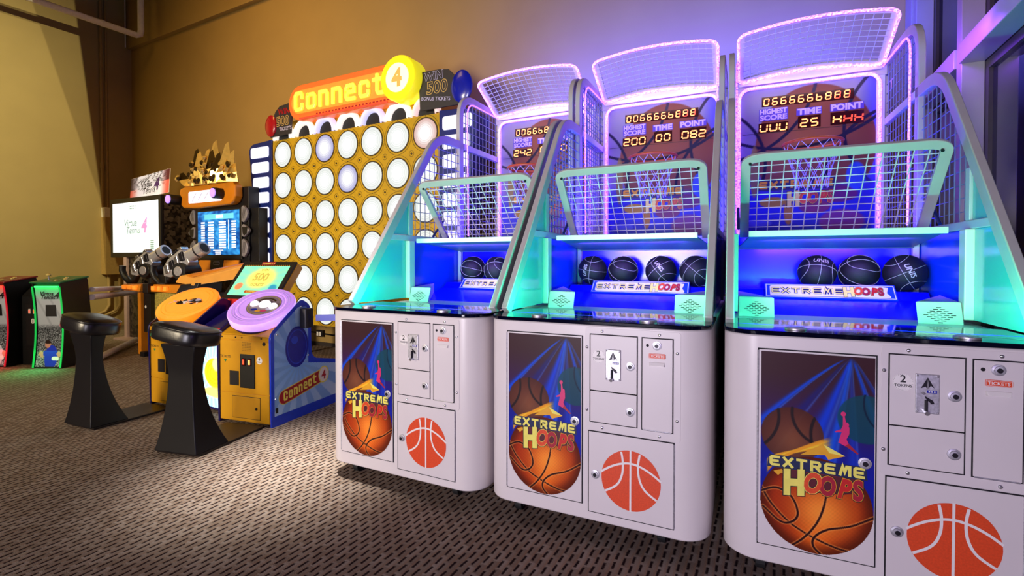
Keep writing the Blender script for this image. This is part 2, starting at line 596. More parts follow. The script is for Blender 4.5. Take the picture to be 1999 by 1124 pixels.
    def ribbon(self, pl, pts, w, off, mt, depth=0.0, closed=False):
        """mitred stroke of width w; with depth it stands proud of the plane"""
        P = [Vector((a, b)) for a, b in pts]
        off = off + self.step()
        n = len(P)
        Lp, Rp = [], []
        for i in range(n):
            if closed:
                d0 = (P[i] - P[i - 1]).normalized()
                d1 = (P[(i + 1) % n] - P[i]).normalized()
            else:
                d0 = (P[i] - P[i - 1]).normalized() if i else (P[1] - P[0]).normalized()
                d1 = (P[i + 1] - P[i]).normalized() if i < n - 1 else d0
            n0 = Vector((-d0.y, d0.x))
            n1 = Vector((-d1.y, d1.x))
            mm = (n0 + n1)
            mm = mm.normalized() if mm.length > 1e-6 else n0
            k = 1 / max(0.35, mm.dot(n0))
            q = P[i]
            if not closed and i == 0:
                q = q - d0 * w * 0.5
            if not closed and i == n - 1:
                q = q + d1 * w * 0.5
            Lp.append(q + mm * k * w / 2)
            Rp.append(q - mm * k * w / 2)
        vs_, fs = [], []
        if depth:
            for i in range(n):
                vs_ += [pl.p(Lp[i].x, Lp[i].y, off), pl.p(Rp[i].x, Rp[i].y, off), pl.p(Rp[i].x, Rp[i].y, off + depth), pl.p(Lp[i].x, Lp[i].y, off + depth)]
            for i in range(n if closed else n - 1):
                j = (i + 1) % n
                for k in range(4):
                    l = (k + 1) % 4
                    fs.append((i * 4 + k, j * 4 + k, j * 4 + l, i * 4 + l))
            if not closed:
                fs += [(0, 1, 2, 3), tuple((n - 1) * 4 + k for k in (3, 2, 1, 0))]
        else:
            for i in range(n):
                vs_ += [pl.p(Lp[i].x, Lp[i].y, off), pl.p(Rp[i].x, Rp[i].y, off)]
            for i in range(n if closed else n - 1):
                j = (i + 1) % n
                fs.append((2 * i, 2 * i + 1, 2 * j + 1, 2 * j))
        return self.add(vs_, fs, mt)

    def text(self, pl, s, ca, cb, size, off, mt, align='C', bold=0.0, shear=0.0, width=1.0, depth=0.0, rot=0.0):
        V, F = glyphs(s, bold, shear)
        if not V:
            return self
        xs = [p[0] for p in V]
        ys = [p[1] for p in V]
        w = (max(xs) - min(xs)) * size * width
        off = off + self.step()
        x0 = {'C': ca - w / 2, 'L': ca, 'R': ca - w}[align]
        c, sn = math.cos(rot), math.sin(rot)

        def place(p, o):
            a = x0 + (p[0] - min(xs)) * size * width - ca
            b = p[1] * size
            return pl.p(ca + a * c - b * sn, cb + a * sn + b * c, o)
        if depth:
            n = len(V)
            vs_ = [place(p, off) for p in V] + [place(p, off + depth) for p in V]
            edges = {}
            for f in F:
                for i in range(len(f)):
                    e = (f[i], f[(i + 1) % len(f)])
                    edges[e] = 1
            fs = [tuple(k + n for k in f) for f in F]
            fs += [(a, b, b + n, a + n) for (a, b) in edges if (b, a) not in edges]
            return self.add(vs_, fs, mt)
        return self.add([place(p, off) for p in V], F, mt)

    def build(self, name, parent=None, smooth=None, bevel=0.0, seg=2, fix=True):
        me = bpy.data.meshes.new(name)
        vs_ = self.v
        if self.xf is not None:
            vs_ = [tuple(self.xf @ Vector(p)) for p in vs_]
        me.from_pydata([tuple(p) for p in vs_], [], self.f)
        for mt in self.mats:
            me.materials.append(mt)
        me.polygons.foreach_set('material_index', self.mi)
        if fix:
            bm = bmesh.new()
            bm.from_mesh(me)
            bmesh.ops.recalc_face_normals(bm, faces=bm.faces)
            bm.to_mesh(me)
            bm.free()
        if smooth:
            me.polygons.foreach_set('use_smooth', [True] * len(me.polygons))
            me.set_sharp_from_angle(angle=R(smooth))
        o = bpy.data.objects.new(name, me)
        C.objects.link(o)
        if parent is not None:
            o.parent = parent
        if bevel:
            b = o.modifiers.new('soft_edges', 'BEVEL')
            b.width = bevel
            b.segments = seg
            b.limit_method = 'ANGLE'
            b.angle_limit = R(40)
        return o


class Pl:
    def __init__(self, o, u, v):
        self.o, self.u, self.v = Vector(o), Vector(u).normalized(), Vector(v).normalized()
        self.n = self.u.cross(self.v)

    def p(self, a, b, off=0.0):
        return tuple(self.o + self.u * a + self.v * b + self.n * off)


GL = {}


def glyphs(s, bold=0.0, shear=0.0):
    k = (s, bold, shear)
    if k not in GL:
        cu = bpy.data.curves.new('lettering', 'FONT')
        cu.body = s
        cu.size = 1.0
        cu.offset = bold
        cu.shear = shear
        cu.resolution_u = 3
        cu.fill_mode = 'FRONT'
        o = bpy.data.objects.new('lettering', cu)
        me = o.to_mesh()
        GL[k] = ([(p.co.x, p.co.y) for p in me.vertices], [tuple(q.vertices) for q in me.polygons])
        o.to_mesh_clear()
        bpy.data.objects.remove(o)
        bpy.data.curves.remove(cu)
    return GL[k]


def thing(name, label, cat, loc=(0, 0, 0), rotz=0.0, group=None):
    o = bpy.data.objects.new(name, None)
    o.empty_display_size = 0.1
    C.objects.link(o)
    o.location = loc
    o.rotation_euler = (0, 0, rotz)
    o['label'] = label
    o['category'] = cat
    if group:
        o['group'] = group
    return o


def tag(o, label, cat, group=None):
    o['label'] = label
    o['category'] = cat
    if group:
        o['group'] = group
    return o


def struct(o):
    o['kind'] = 'structure'
    return o


def stuff(o):
    o['kind'] = 'stuff'
    return o


def copy_tree(o, parent=None):
    c = o.copy()
    C.objects.link(c)
    if parent is not None:
        c.parent = parent
    for ch in list(o.children):
        copy_tree(ch, c)
    return c


def print_grid(name, pl, a0, b0, a1, b1, nx, ny, fn, mt, parent, off=0.0, bend=None, keep=None):
    """a print: fine grid whose colour attribute is computed from smooth functions"""
    A, B = np.meshgrid(np.linspace(0, 1, nx + 1), np.linspace(0, 1, ny + 1))
    col = np.clip(fn(A, B), 0, 1).reshape(-1, 3)
    col = np.where(col <= 0.04045, col / 12.92, ((col + 0.055) / 1.055) ** 2.4)
    vs_ = []
    for a, b in zip(A.ravel(), B.ravel()):
        aa, bb = a0 + (a1 - a0) * a, b0 + (b1 - b0) * b
        vs_.append(pl.p(aa, bb, off + (bend(b) if bend else 0.0)))
    fs = []
    for j in range(ny):
        for i in range(nx):
            k = j * (nx + 1) + i
            if keep is not None and not keep((i + .5) / nx, (j + .5) / ny):
                continue
            fs.append((k, k + 1, k + nx + 2, k + nx + 1))
    me = bpy.data.meshes.new(name)
    me.from_pydata(vs_, [], fs)
    at = me.color_attributes.new('print', 'FLOAT_COLOR', 'POINT')
    at.data.foreach_set('color', np.concatenate([col, np.ones((len(col), 1))], 1).ravel())
    me.materials.append(mt)
    o = bpy.data.objects.new(name, me)
    C.objects.link(o)
    if parent is not None:
        o.parent = parent
    return o


def arc(c, r, a0, a1, n):
    return [(c[0] + r * math.cos(a0 + (a1 - a0) * k / n), c[1] + r * math.sin(a0 + (a1 - a0) * k / n)) for k in range(n + 1)]


def rrect(x0, y0, x1, y1, r, n=5):
    return arc((x1 - r, y0 + r), r, -PI / 2, 0, n) + arc((x1 - r, y1 - r), r, 0, PI / 2, n) + arc((x0 + r, y1 - r), r, PI / 2, PI, n) + arc((x0 + r, y0 + r), r, PI, 1.5 * PI, n)


def round_path(pts, r, n=6):
    """round the corners of an open 2D path"""
    out = [pts[0]]
    for i in range(1, len(pts) - 1):
        p, a, b = Vector(pts[i]), Vector(pts[i - 1]), Vector(pts[i + 1])
        d0, d1 = (a - p), (b - p)
        rr = min(r, d0.length * .45, d1.length * .45)
        q0, q1 = p + d0.normalized() * rr, p + d1.normalized() * rr
        for k in range(n + 1):
            t = k / n
            out.append(tuple(q0 * (1 - t) ** 2 + p * 2 * t * (1 - t) + q1 * t * t))
    out.append(pts[-1])
    return out


# techno block letters as strokes in a 1 x 1 box
TECH = {
    'E': [[(1, 1), (.15, 1), (0, .85), (0, .15), (.15, 0), (1, 0)], [(0, .5), (.85, .5)]],
    'X': [[(0, 1), (1, 0)], [(0, 0), (1, 1)]],
    'T': [[(0, 1), (1, 1)], [(.5, 1), (.5, 0)]],
    'R': [[(0, 0), (0, 1), (.85, 1), (1, .85), (1, .6), (.85, .45), (.1, .45)], [(.5, .45), (1, 0)]],
    'M': [[(0, 0), (.3, 1), (.55, .35), (.8, 1), (1.15, 1), (1.15, 0)]],
    'C': [[(1, .72), (1, .85), (.85, 1), (.15, 1), (0, .85), (0, .15), (.15, 0), (.85, 0), (1, .15), (1, .26)]],
    'o': [[(.12, .78), (.0, .66), (0, .12), (.12, 0), (.88, 0), (1, .12), (1, .66), (.88, .78), (.12, .78)]],
    'n': [[(0, 0), (0, .78), (.85, .78), (1, .64), (1, 0)]],
    'e': [[(0, .4), (1, .4), (1, .66), (.88, .78), (.12, .78), (0, .66), (0, .12), (.12, 0), (1, 0)]],
    'c': [[(1, .56), (1, .66), (.88, .78), (.12, .78), (0, .66), (0, .12), (.12, 0), (.88, 0), (1, .12), (1, .22)]],
    't': [[(.3, 1), (.3, .14), (.44, 0), (1, 0)], [(-.1, .78), (1, .78)]],
}


def tech_text(mb, pl, s, a0, b0, w, h, gap, stroke, off, mt, depth=0.0, slope=0.0):
    n = len(s)
    cw = (w - gap * (n - 1)) / n
    for i, ch in enumerate(s):
        x = a0 + i * (cw + gap)
        for st in TECH[ch]:
            mb.ribbon(pl, [(x + p[0] * (cw - stroke) + stroke / 2, b0 + stroke / 2 + p[1] * (h - stroke) + slope * (x - a0)) for p in st], stroke, off, mt, depth)


SEG7 = {'0': 'abcdef', '1': 'bc', '2': 'abged', '3': 'abgcd', '4': 'fgbc', '5': 'afgcd', '6': 'afgedc', '8': 'abcdefg', '9': 'abcdfg', 'U': 'bcdef', 'H': 'bcefg',
        'E': 'adefg', 'D': 'abcdef', 'F': 'aefg', 'b': 'cdefg'}
SEGP = {'a': ((0, 1), (1, 1)), 'b': ((1, 1), (1, .5)), 'c': ((1, .5), (1, 0)), 'd': ((0, 0), (1, 0)), 'e': ((0, .5), (0, 0)), 'f': ((0, 1), (0, .5)), 'g': ((0, .5), (1, .5))}


def seg_digit(mb, pl, ch, a, b, w, h, st, off, mt, lean=0.08):
    for sgm in SEG7[ch]:
        (x0, y0), (x1, y1) = SEGP[sgm]
        p = [Vector((a + x0 * w + lean * y0 * h, b + y0 * h)), Vector((a + x1 * w + lean * y1 * h, b + y1 * h))]
        d = (p[1] - p[0]).normalized() * st * 0.55
        mb.ribbon(pl, [tuple(p[0] + d * 1.5), tuple(p[1] - d * 1.5)], st, off, mt)


# ------------------------------------------------------------------ room
XL, YB, XW, ZC = -10.58, 4.85, 0.95, 7.2
YF = -5.0
XR = XW + 0.16
fl = MB().box((XL - .2, YF - .2, -0.12), (XR + .3, YB + .2, 0.0), carpet_mat()).build('floor')
struct(fl)
struct(MB().box((XL - .2, YB, 0), (XR + .3, YB + .2, ZC), M_wall).build('wall_back'))
struct(MB().box((XL - .2, YF - .2, 0), (XL, YB, ZC), M_walll).build('wall_left'))
struct(MB().box((XL, YF - .2, 0), (XR + .3, YF, ZC), M_wall).build('wall_front'))
struct(MB().box((XL - .2, YF - .2, ZC), (XR + .3, YB + .2, ZC + .15), M_ceil).build('ceiling'))
# the upper part of the back wall stands proud: its underside is the slanting line top left
struct(MB().box((XL, YB - 0.075, 5.13), (XW - .01, YB, ZC), M_wall).build('trim_1'))
struct(MB().box((XL, YB - .012, 0), (XW - .01, YB, .05), M_muld, ).build('baseboard_back'))

# track lamps under the ceiling (out of the picture): can with an added flap whose edge cuts the pool of light on the left wall
for nm, lo, ta, po, an, e1, e2 in TRACK:
    L0 = Vector(lo)
    tl_ = thing('track_lamp', 'track lamp with an added light-cutting flap under the ceiling, ' + ('nearer to the left wall' if nm.endswith('near') else 'farther from the left wall'), 'lamp', lo, 0, 'track lamps above the hall')
    q1, q2 = Vector((XL, e1[0], e1[1])) - L0, Vector((XL, e2[0], e2[1])) - L0
    p1, p2 = (q1 + (q1 - q2) * 1.5) * .10, (q2 + (q2 - q1) * 1.4) * .10
    out_ = Vector((.50, 1.05, 0))
    MB().hull8([p1, p2, p2 + out_, p1 + out_], [p_ + Vector((.004, .001, 0)) for p_ in (p1, p2, p2 + out_, p1 + out_)], M_black).build('cutoff_flap', tl_)
    dv = (Vector(ta) - L0).normalized()
    MB().cyl(-dv * .03, -dv * .25, .07, M_black, seg=20).build('lamp_can', tl_, smooth=40)
    MB().cyl(-dv * .2 + Vector((0, 0, .05)), (-dv.x * .2, -dv.y * .2, ZC - lo[2] - .001), .012, M_black, seg=8).build('stem', tl_)

# window wall on the right: storefront frame, mullions, transom, panes
win = thing('window_1', 'storefront window wall', 'window', (XW, 0, 0))
del win['label'], win['category']
struct(win)
mull_y = [4.56, 3.61, 2.66, 1.71, 0.76, -0.19, -1.14, -2.09, -3.04, -3.99]
for my in mull_y:
    MB().box((0, my - .04, 0), (.10, my + .04, ZC - .02), M_mull).build('mullion', win, bevel=.004)
MB().box((0, YB - .19, 0), (.10, YB - .005, ZC - .02), M_mull).build('mullion', win, bevel=.004)
prev = YB - .20
for my in mull_y + [YF + .03]:
    a, b = my + .041, prev - .001
    MB().box((-.012, a, 2.29), (.10, b, 2.40), M_mull).build('transom', win, bevel=.004)
    # glazing beads just inside each opening, and the panes
    for z0, z1 in ((.09, 2.285), (2.405, ZC - .03)):
        g = MB()
        g.box((.10, a, z0), (.145, a + .05, z1), M_muld).box((.10, b - .05, z0), (.145, b, z1), M_muld)
        g.box((.10, a + .05, z0), (.145, b - .05, z0 + .05), M_muld).box((.10, a + .05, z1 - .05), (.145, b - .05, z1), M_muld)
        g.build('glazing_bead', win)
        MB().box((.118, a + .05, z0 + .05), (.126, b - .05, z1 - .05), M_glass).build('pane', win)
    MB().box((0, a, 0), (.10, b, .085), M_mull).build('sill', win, bevel=.004)
    prev = my - .04

# ------------------------------------------------------------------ pipes and boxes on the walls
p = MB()
p.tube([(-9.6, YB - .30, ZC - .02), (-9.6, YB - .30, 5.16), (-9.6, YB - .315, 5.09), (-9.6, YB - .36, 5.06), (-9.6, -4.9, 4.93)], .048, M_pipe, seg=12)
p.cyl((-9.6, 3.98, 5.056), (-9.6, 4.02, 5.056), .053, M_pipe)
tag(p.build('ceiling_pipe', smooth=40), 'white painted pipe running under the ceiling at top left with an upright end', 'pipe')
q = MB()
q.tube([(XL + .025, 4.365, ZC - .02), (XL + .025, 4.365, 2.15)], .022, M_cond, seg=10)
q.cyl((XL + .025, 4.365, 2.85), (XL + .025, 4.365, 2.95), .03, M_cond)
tag(q.build('wall_conduit', smooth=40), 'left one of two thin conduits running down the wall to a junction box', 'conduit')
q = MB().tube([(XL + .02, 4.44, ZC - .02), (XL + .02, 4.44, 2.15)], .017, M_cond, seg=10)
tag(q.build('wall_conduit', smooth=40), 'right one of two thin conduits running down the wall to a junction box', 'conduit')
q = MB().tube([(XL + .012, 4.75, ZC - .02), (XL + .012, 4.75, 5.15)], .010, M_pipe, seg=8)
tag(q.build('thin_cable', smooth=40), 'thin pale cable hanging in the corner above the pipe end', 'cable')
jb = thing('junction_box', 'large ochre wall junction box below the two conduits', 'junction box', (XL, 4.53, .95))
MB().box((.001, -.19, 0), (.17, .20, 1.02), M_box).build('box_body', jb, bevel=.006)
MB().box((.001, -.18, 1.022), (.13, .19, 1.20), M_pipe).build('wireway', jb, bevel=.006)
for yy, r_ in ((-.10, .025), (.06, .02)):
    MB().tube([(.06, yy, -.002), (.06, yy, -.55), (.06, yy - .06, -.66), (.06, yy - .25, -.74)], r_, M_cond, seg=8).build('conduit_tail', jb, smooth=40)
ot = thing('wall_outlet', 'small double power outlet box on the wall under the lit grid board', 'outlet', (-5.56, YB, .17))
MB().box((-.06, -.05, -.04), (.06, -.001, .05), M_dark).build('outlet_box', ot, bevel=.004)
for xx in (-.03, .02):
    MB().box((xx - .018, -.056, -.025), (xx + .018, -.0505, .03), M_prwhite).build('socket', ot, bevel=.003)
MB().tube([(-.6, -.02, .015), (-.062, -.02, .01)], .009, M_dark, seg=6).build('cable_left', ot).name = 'supply_conduit'
MB().tube([(.062, -.02, .0), (.75, -.02, -.02)], .012, M_dark, seg=6).build('supply_conduit', ot)


# ------------------------------------------------------------------ basketball hoop machine
def poster_rgb(s, tb):
    """s left-right, tb bottom-top over the poster; colours in display values"""
    t = 1 - tb
    H = 0.713 / 0.346

    def mix(c, col, k):
        k = np.clip(k, 0, 1)[..., None]
        return c * (1 - k) + np.array(col) * k

    def sm(x, a, b):
        q_ = np.clip((x - a) / (b - a), 0, 1)
        return q_ * q_ * (3 - 2 * q_)
    c = np.ones(s.shape + (3,)) * np.array([.22, .09, .12])
    c = mix(c, [.22, .08, .34], sm(t, .05, .40))
    c = mix(c, [.04, .10, .62], sm(t, .28, .62))
    # light beams fanning from the top
    for bx, w0, ex, gain, col in ((-.12, .085, .85, .95, (.02, .28, .85)), (.18, .12, .95, .55, (.04, .10, .55)), (.50, .13, 1.1, .95, (.02, .24, .85)), (.66, .07, 1.2, .8, (.03, .36, .95)),
                                  (.82, .05, 1.0, .5, (.05, .30, .90)), (1.06, .05, .9, .85, (.03, .30, .88)), (1.25, .04, .9, .6, (.05, .25, .75))):
        cx = .80 + (bx - .80) * (np.clip(t, 1e-4, 1) / .42) ** ex
        ww = .010 + w0 * 1.6 * t
        d = (s - cx) / ww
        fade = sm(t, 0.0, .05) * (1 - sm(t, .50, .66))
        c = mix(c, col, gain * np.exp(-d * d * 1.4) * fade)
        edge = np.exp(-((d - .8) / .22) ** 2)
        c = mix(c, (.30, .58, 1.0), .35 * edge * fade)
    # teal ball at the right
    d = np.hypot(s - .93, (t - .30) * H) / .25
    c = mix(c, (.02, .28, .34), .85 * (1 - sm(d, .93, 1.0)))
    ln = np.abs(np.hypot(s - 1.25, (t - .22) * H) - .34)
    c = mix(c, (.01, .12, .22), (1 - sm(ln, .004, .012)) * (d < 1))
    # small dim ball at the left
    d = np.hypot(s - .29, (t - .415) * H) / .29
    k = 1 - sm(d, .96, 1.0)
    sh = np.clip(1 - np.hypot(s - .30, (t - .46) * H) / .42, 0, 1)
    small = np.stack([.34 + .22 * sh, .13 + .20 * sh, .08 + .10 * sh], -1)
    small = small * (1 - .15 * d[..., None])
    c = c * (1 - .92 * k[..., None]) + small * .92 * k[..., None]
    for cx, cy, rr in ((-.25, .33, .42), (.86, .40, .40), (.62, .30, .33)):
        ln = np.abs(np.hypot(s - cx, (t - cy) * H) - rr)
        c = mix(c, (.08, .05, .08), (1 - sm(ln, .008, .02)) * (d < 1) * .8)
    # big glossy ball at the bottom
    cy = 1 - .5 / H
    X, Y = (s - .5) / .5, (t - cy) * H / .5
    d = np.hypot(X, Y)
    k = 1 - sm(d, .985, 1.0)
    k = np.where(t > cy, 1.0, k)
    hl = np.exp(-((X - .12) ** 2 + (Y - .12) ** 2) / .30)
    up = np.exp(-((X - .0) ** 2 + (Y - .75) ** 2) / .10)
    big = np.stack([.66 + .40 * hl + .20 * up, .17 + .44 * hl + .14 * up, .03 + .18 * hl + .02 * up], -1)
    rim = sm(d, .70, 1.0)[..., None]
    big = big * (1 - .45 * rim)
    grain = .5 + .5 * np.sin(X * 75) * np.sin(Y * 75 + X * 20)
    big = big * (.94 + .06 * grain[..., None])
    c = c * (1 - k[..., None]) + big * k[..., None]
    for seam in ([(-1, -.25), (-.80, .10), (-.45, .45), (-.05, .66), (.40, .80), (.80, .82)], [(.22, -.45), (.16, .0), (.02, .40), (-.22, .75), (-.50, 1.0)],
                 [(-.99, -.12), (-.70, -.24), (-.42, -.1), (-.30, .22), (-.40, .42), (-.62, .46), (-.95, .2)], [(1.0, .05), (.62, .30), (.22, .46), (.0, .66), (-.02, .85), (.12, 1.0)]):
        dd = np.full(X.shape, 9.0)
        for k_ in range(len(seam) - 1):
            P_ = [np.array(seam[max(0, min(len(seam) - 1, k_ + d_))]) for d_ in (-1, 0, 1, 2)]
            for f_ in np.linspace(0, 1, 14):
                q_ = .5 * (2 * P_[1] + (P_[2] - P_[0]) * f_ + (2 * P_[0] - 5 * P_[1] + 4 * P_[2] - P_[3]) * f_ ** 2 + (3 * P_[1] - 3 * P_[2] + P_[3] - P_[0]) * f_ ** 3)
                dd = np.minimum(dd, np.hypot(X - q_[0], Y - q_[1]))
        c = mix(c, (.98, .62, .30), (1 - sm(dd, .030, .048)) * k * .6)
        c = mix(c, (.18, .05, .05), (1 - sm(dd, .016, .028)) * k)
    # yellow swoosh strands over the ball
    for i in range(9):
        u = (s - .05) / .62
        yy = .575 - (.115 + .012 * i) * np.sqrt(np.clip(u, 0, 1)) + .010 * i - .045 * u * (i / 9)
        w_ = .0060 + .003 * (i % 3)
        kk = (1 - sm(np.abs(t - yy), w_ * .5, w_)) * sm(u, .0, .06) * (1 - sm(u, .75, 1.0))
        c = mix(c, (.98, .84, .22) if i % 2 else (.95, .62, .14), kk * .9)
    return c


def graffiti(mb, pl, a, b, size, off):
    """HOOPS in fat slanted letters, each with its own tilt, dark outline and colour"""
    x = a
    for i, (ch, colr, dy, ro, wd, sc) in enumerate((('H', M_yel2, -.06, .12, .62, 1.18), ('O', M_orange, .10, -.10, .66, 1.0), ('O', M_crim, .12, .06, .62, .92), ('P', M_red, .12, -.12, .56, .95), ('S', M_crim, .16, .10, .56, .95))):
        s_ = size * sc
        cx = x + wd * size * .5
        cb_ = b + dy * size - (i * .02 * size)
        wk = .78 if ch == 'H' else .66
        mb.text(pl, ch, cx, cb_, s_, off + i * .00002, M_blackpr, bold=.095, shear=.15, rot=ro, width=wk * 1.05)
        mb.text(pl, ch, cx, cb_, s_, off + .0004 + i * .00002, M_yel if i < 2 else M_yel2, bold=.070, shear=.15, rot=ro, width=wk * 1.02)
        mb.text(pl, ch, cx, cb_, s_, off + .0008 + i * .00002, colr if i else M_yel, bold=.052, shear=.15, rot=ro, width=wk)
        x += wd * size * .80


def backboard_rgb(a, b):
    def mix(c, col, k):
        k = np.clip(k, 0, 1)[..., None]
        return c * (1 - k) + np.array(col) * k

    def sm(x, p_, q_):
        t = np.clip((x - p_) / (q_ - p_), 0, 1)
        return t * t * (3 - 2 * t)
    x, z = (a - .5) * .82, 1.38 + b * 1.06
    c = np.ones(a.shape + (3,)) * np.array([.52, .50, .62])
    c = mix(c, (.30, .30, .72), sm(x, .28, .42))
    c = mix(c, (.12, .14, .70), 1 - sm(z, 1.62, 1.86))
    d = np.hypot((x - .05) / .37, (z - 2.00) / .44)
    k = 1 - sm(d, .98, 1.0)
    sh = np.clip(1 - np.hypot(x + .02, z - 1.95) / .5, 0, 1)
    ball = np.stack([.42 + .22 * sh, .20 + .20 * sh, .17 + .14 * sh], -1)
    kk = k * sm(z, 1.66, 1.80)
    c = c * (1 - kk[..., None]) + ball * kk[..., None]
    for cx, cz, rr in ((-.55, 2.55, .62), (.62, 1.75, .50), (-.10, 2.85, .85), (.75, 2.1, .52), (-.7, 1.9, .45)):
        ln = np.abs(np.hypot(x - cx, z - cz) - rr)
        c = mix(c, (.10, .08, .22), (1 - sm(ln, .008, .013)) * sm(z, 1.7, 1.8))
    for cx, cz, rx, rz, col in ((-.20, 1.62, .09, .04, (.85, .66, .10)), (-.10, 1.55, .03, .10, (.85, .60, .12)), (.06, 1.58, .10, .05, (.55, .16, .30)), (.2, 1.66, .12, .06, (.45, .12, .35)),
                                (.22, 1.47, .14, .09, (.55, .20, .45)), (-.30, 1.47, .10, .03, (.35, .38, .85)), (.30, 1.78, .06, .10, (.15, .35, .85)), (-.32, 1.85, .03, .2, (.62, .52, .25))):
        dd = np.hypot((x - cx) / rx, (z - cz) / rz)
        c = mix(c, col, (1 - sm(dd, .85, 1.05)) * .85)
    return c * .92


HW = .492


def side_paths(sx):
    x = sx * (HW - .018)
    diag = round_path([(.185, .945), (1.045, 2.125), (1.40, 2.128)], .17, 8)
    rear = round_path([(1.385, .945), (1.37, 2.53), (2.06, 2.53)], .20, 8)
    return x, [(x, a, b) for a, b in diag], [(x, a, b) for a, b in rear]


def crown_pt(x, s):
    """the curved wire crown: x across, s from its foot to its tip"""
    q_ = 1 - (x / .43) ** 2
    return (x * (1 + .02 * s), 1.93 - .35 * s, 2.485 + .205 * s + .045 * q_)


def wires(segs, name, parent, mt=None):
    mb = MB()
    for a, b in segs:
        mb.tube([a, b] if not isinstance(a, list) else a, .0029, mt or M_wire, seg=4, cap=False)
    return stuff(mb.build(name, parent, fix=False))


def panel_wires(x, poly, dy, dz):
    """grid of wires inside a convex y-z polygon on a plane of constant x"""
    out = []

    def clip(axis, val):
        hits = []
        n = len(poly)
        for i in range(n):
            a, b = poly[i], poly[(i + 1) % n]
            if (a[axis] - val) * (b[axis] - val) < 0:
                t = (val - a[axis]) / (b[axis] - a[axis])
                hits.append(a[1 - axis] + t * (b[1 - axis] - a[1 - axis]))
        return sorted(hits)
    ys = [p_[0] for p_ in poly]
    zs = [p_[1] for p_ in poly]
    y = min(ys) + dy * .7
    while y < max(ys):
        h = clip(0, y)
        if len(h) >= 2:
            out.append(((x, y, h[0]), (x, y, h[-1])))
        y += dy
    z = min(zs) + dz * .7
    while z < max(zs):
        h = clip(1, z)
        if len(h) >= 2:
            out.append(((x + .004, h[0], z), (x + .004, h[-1], z)))
        z += dz
    return out


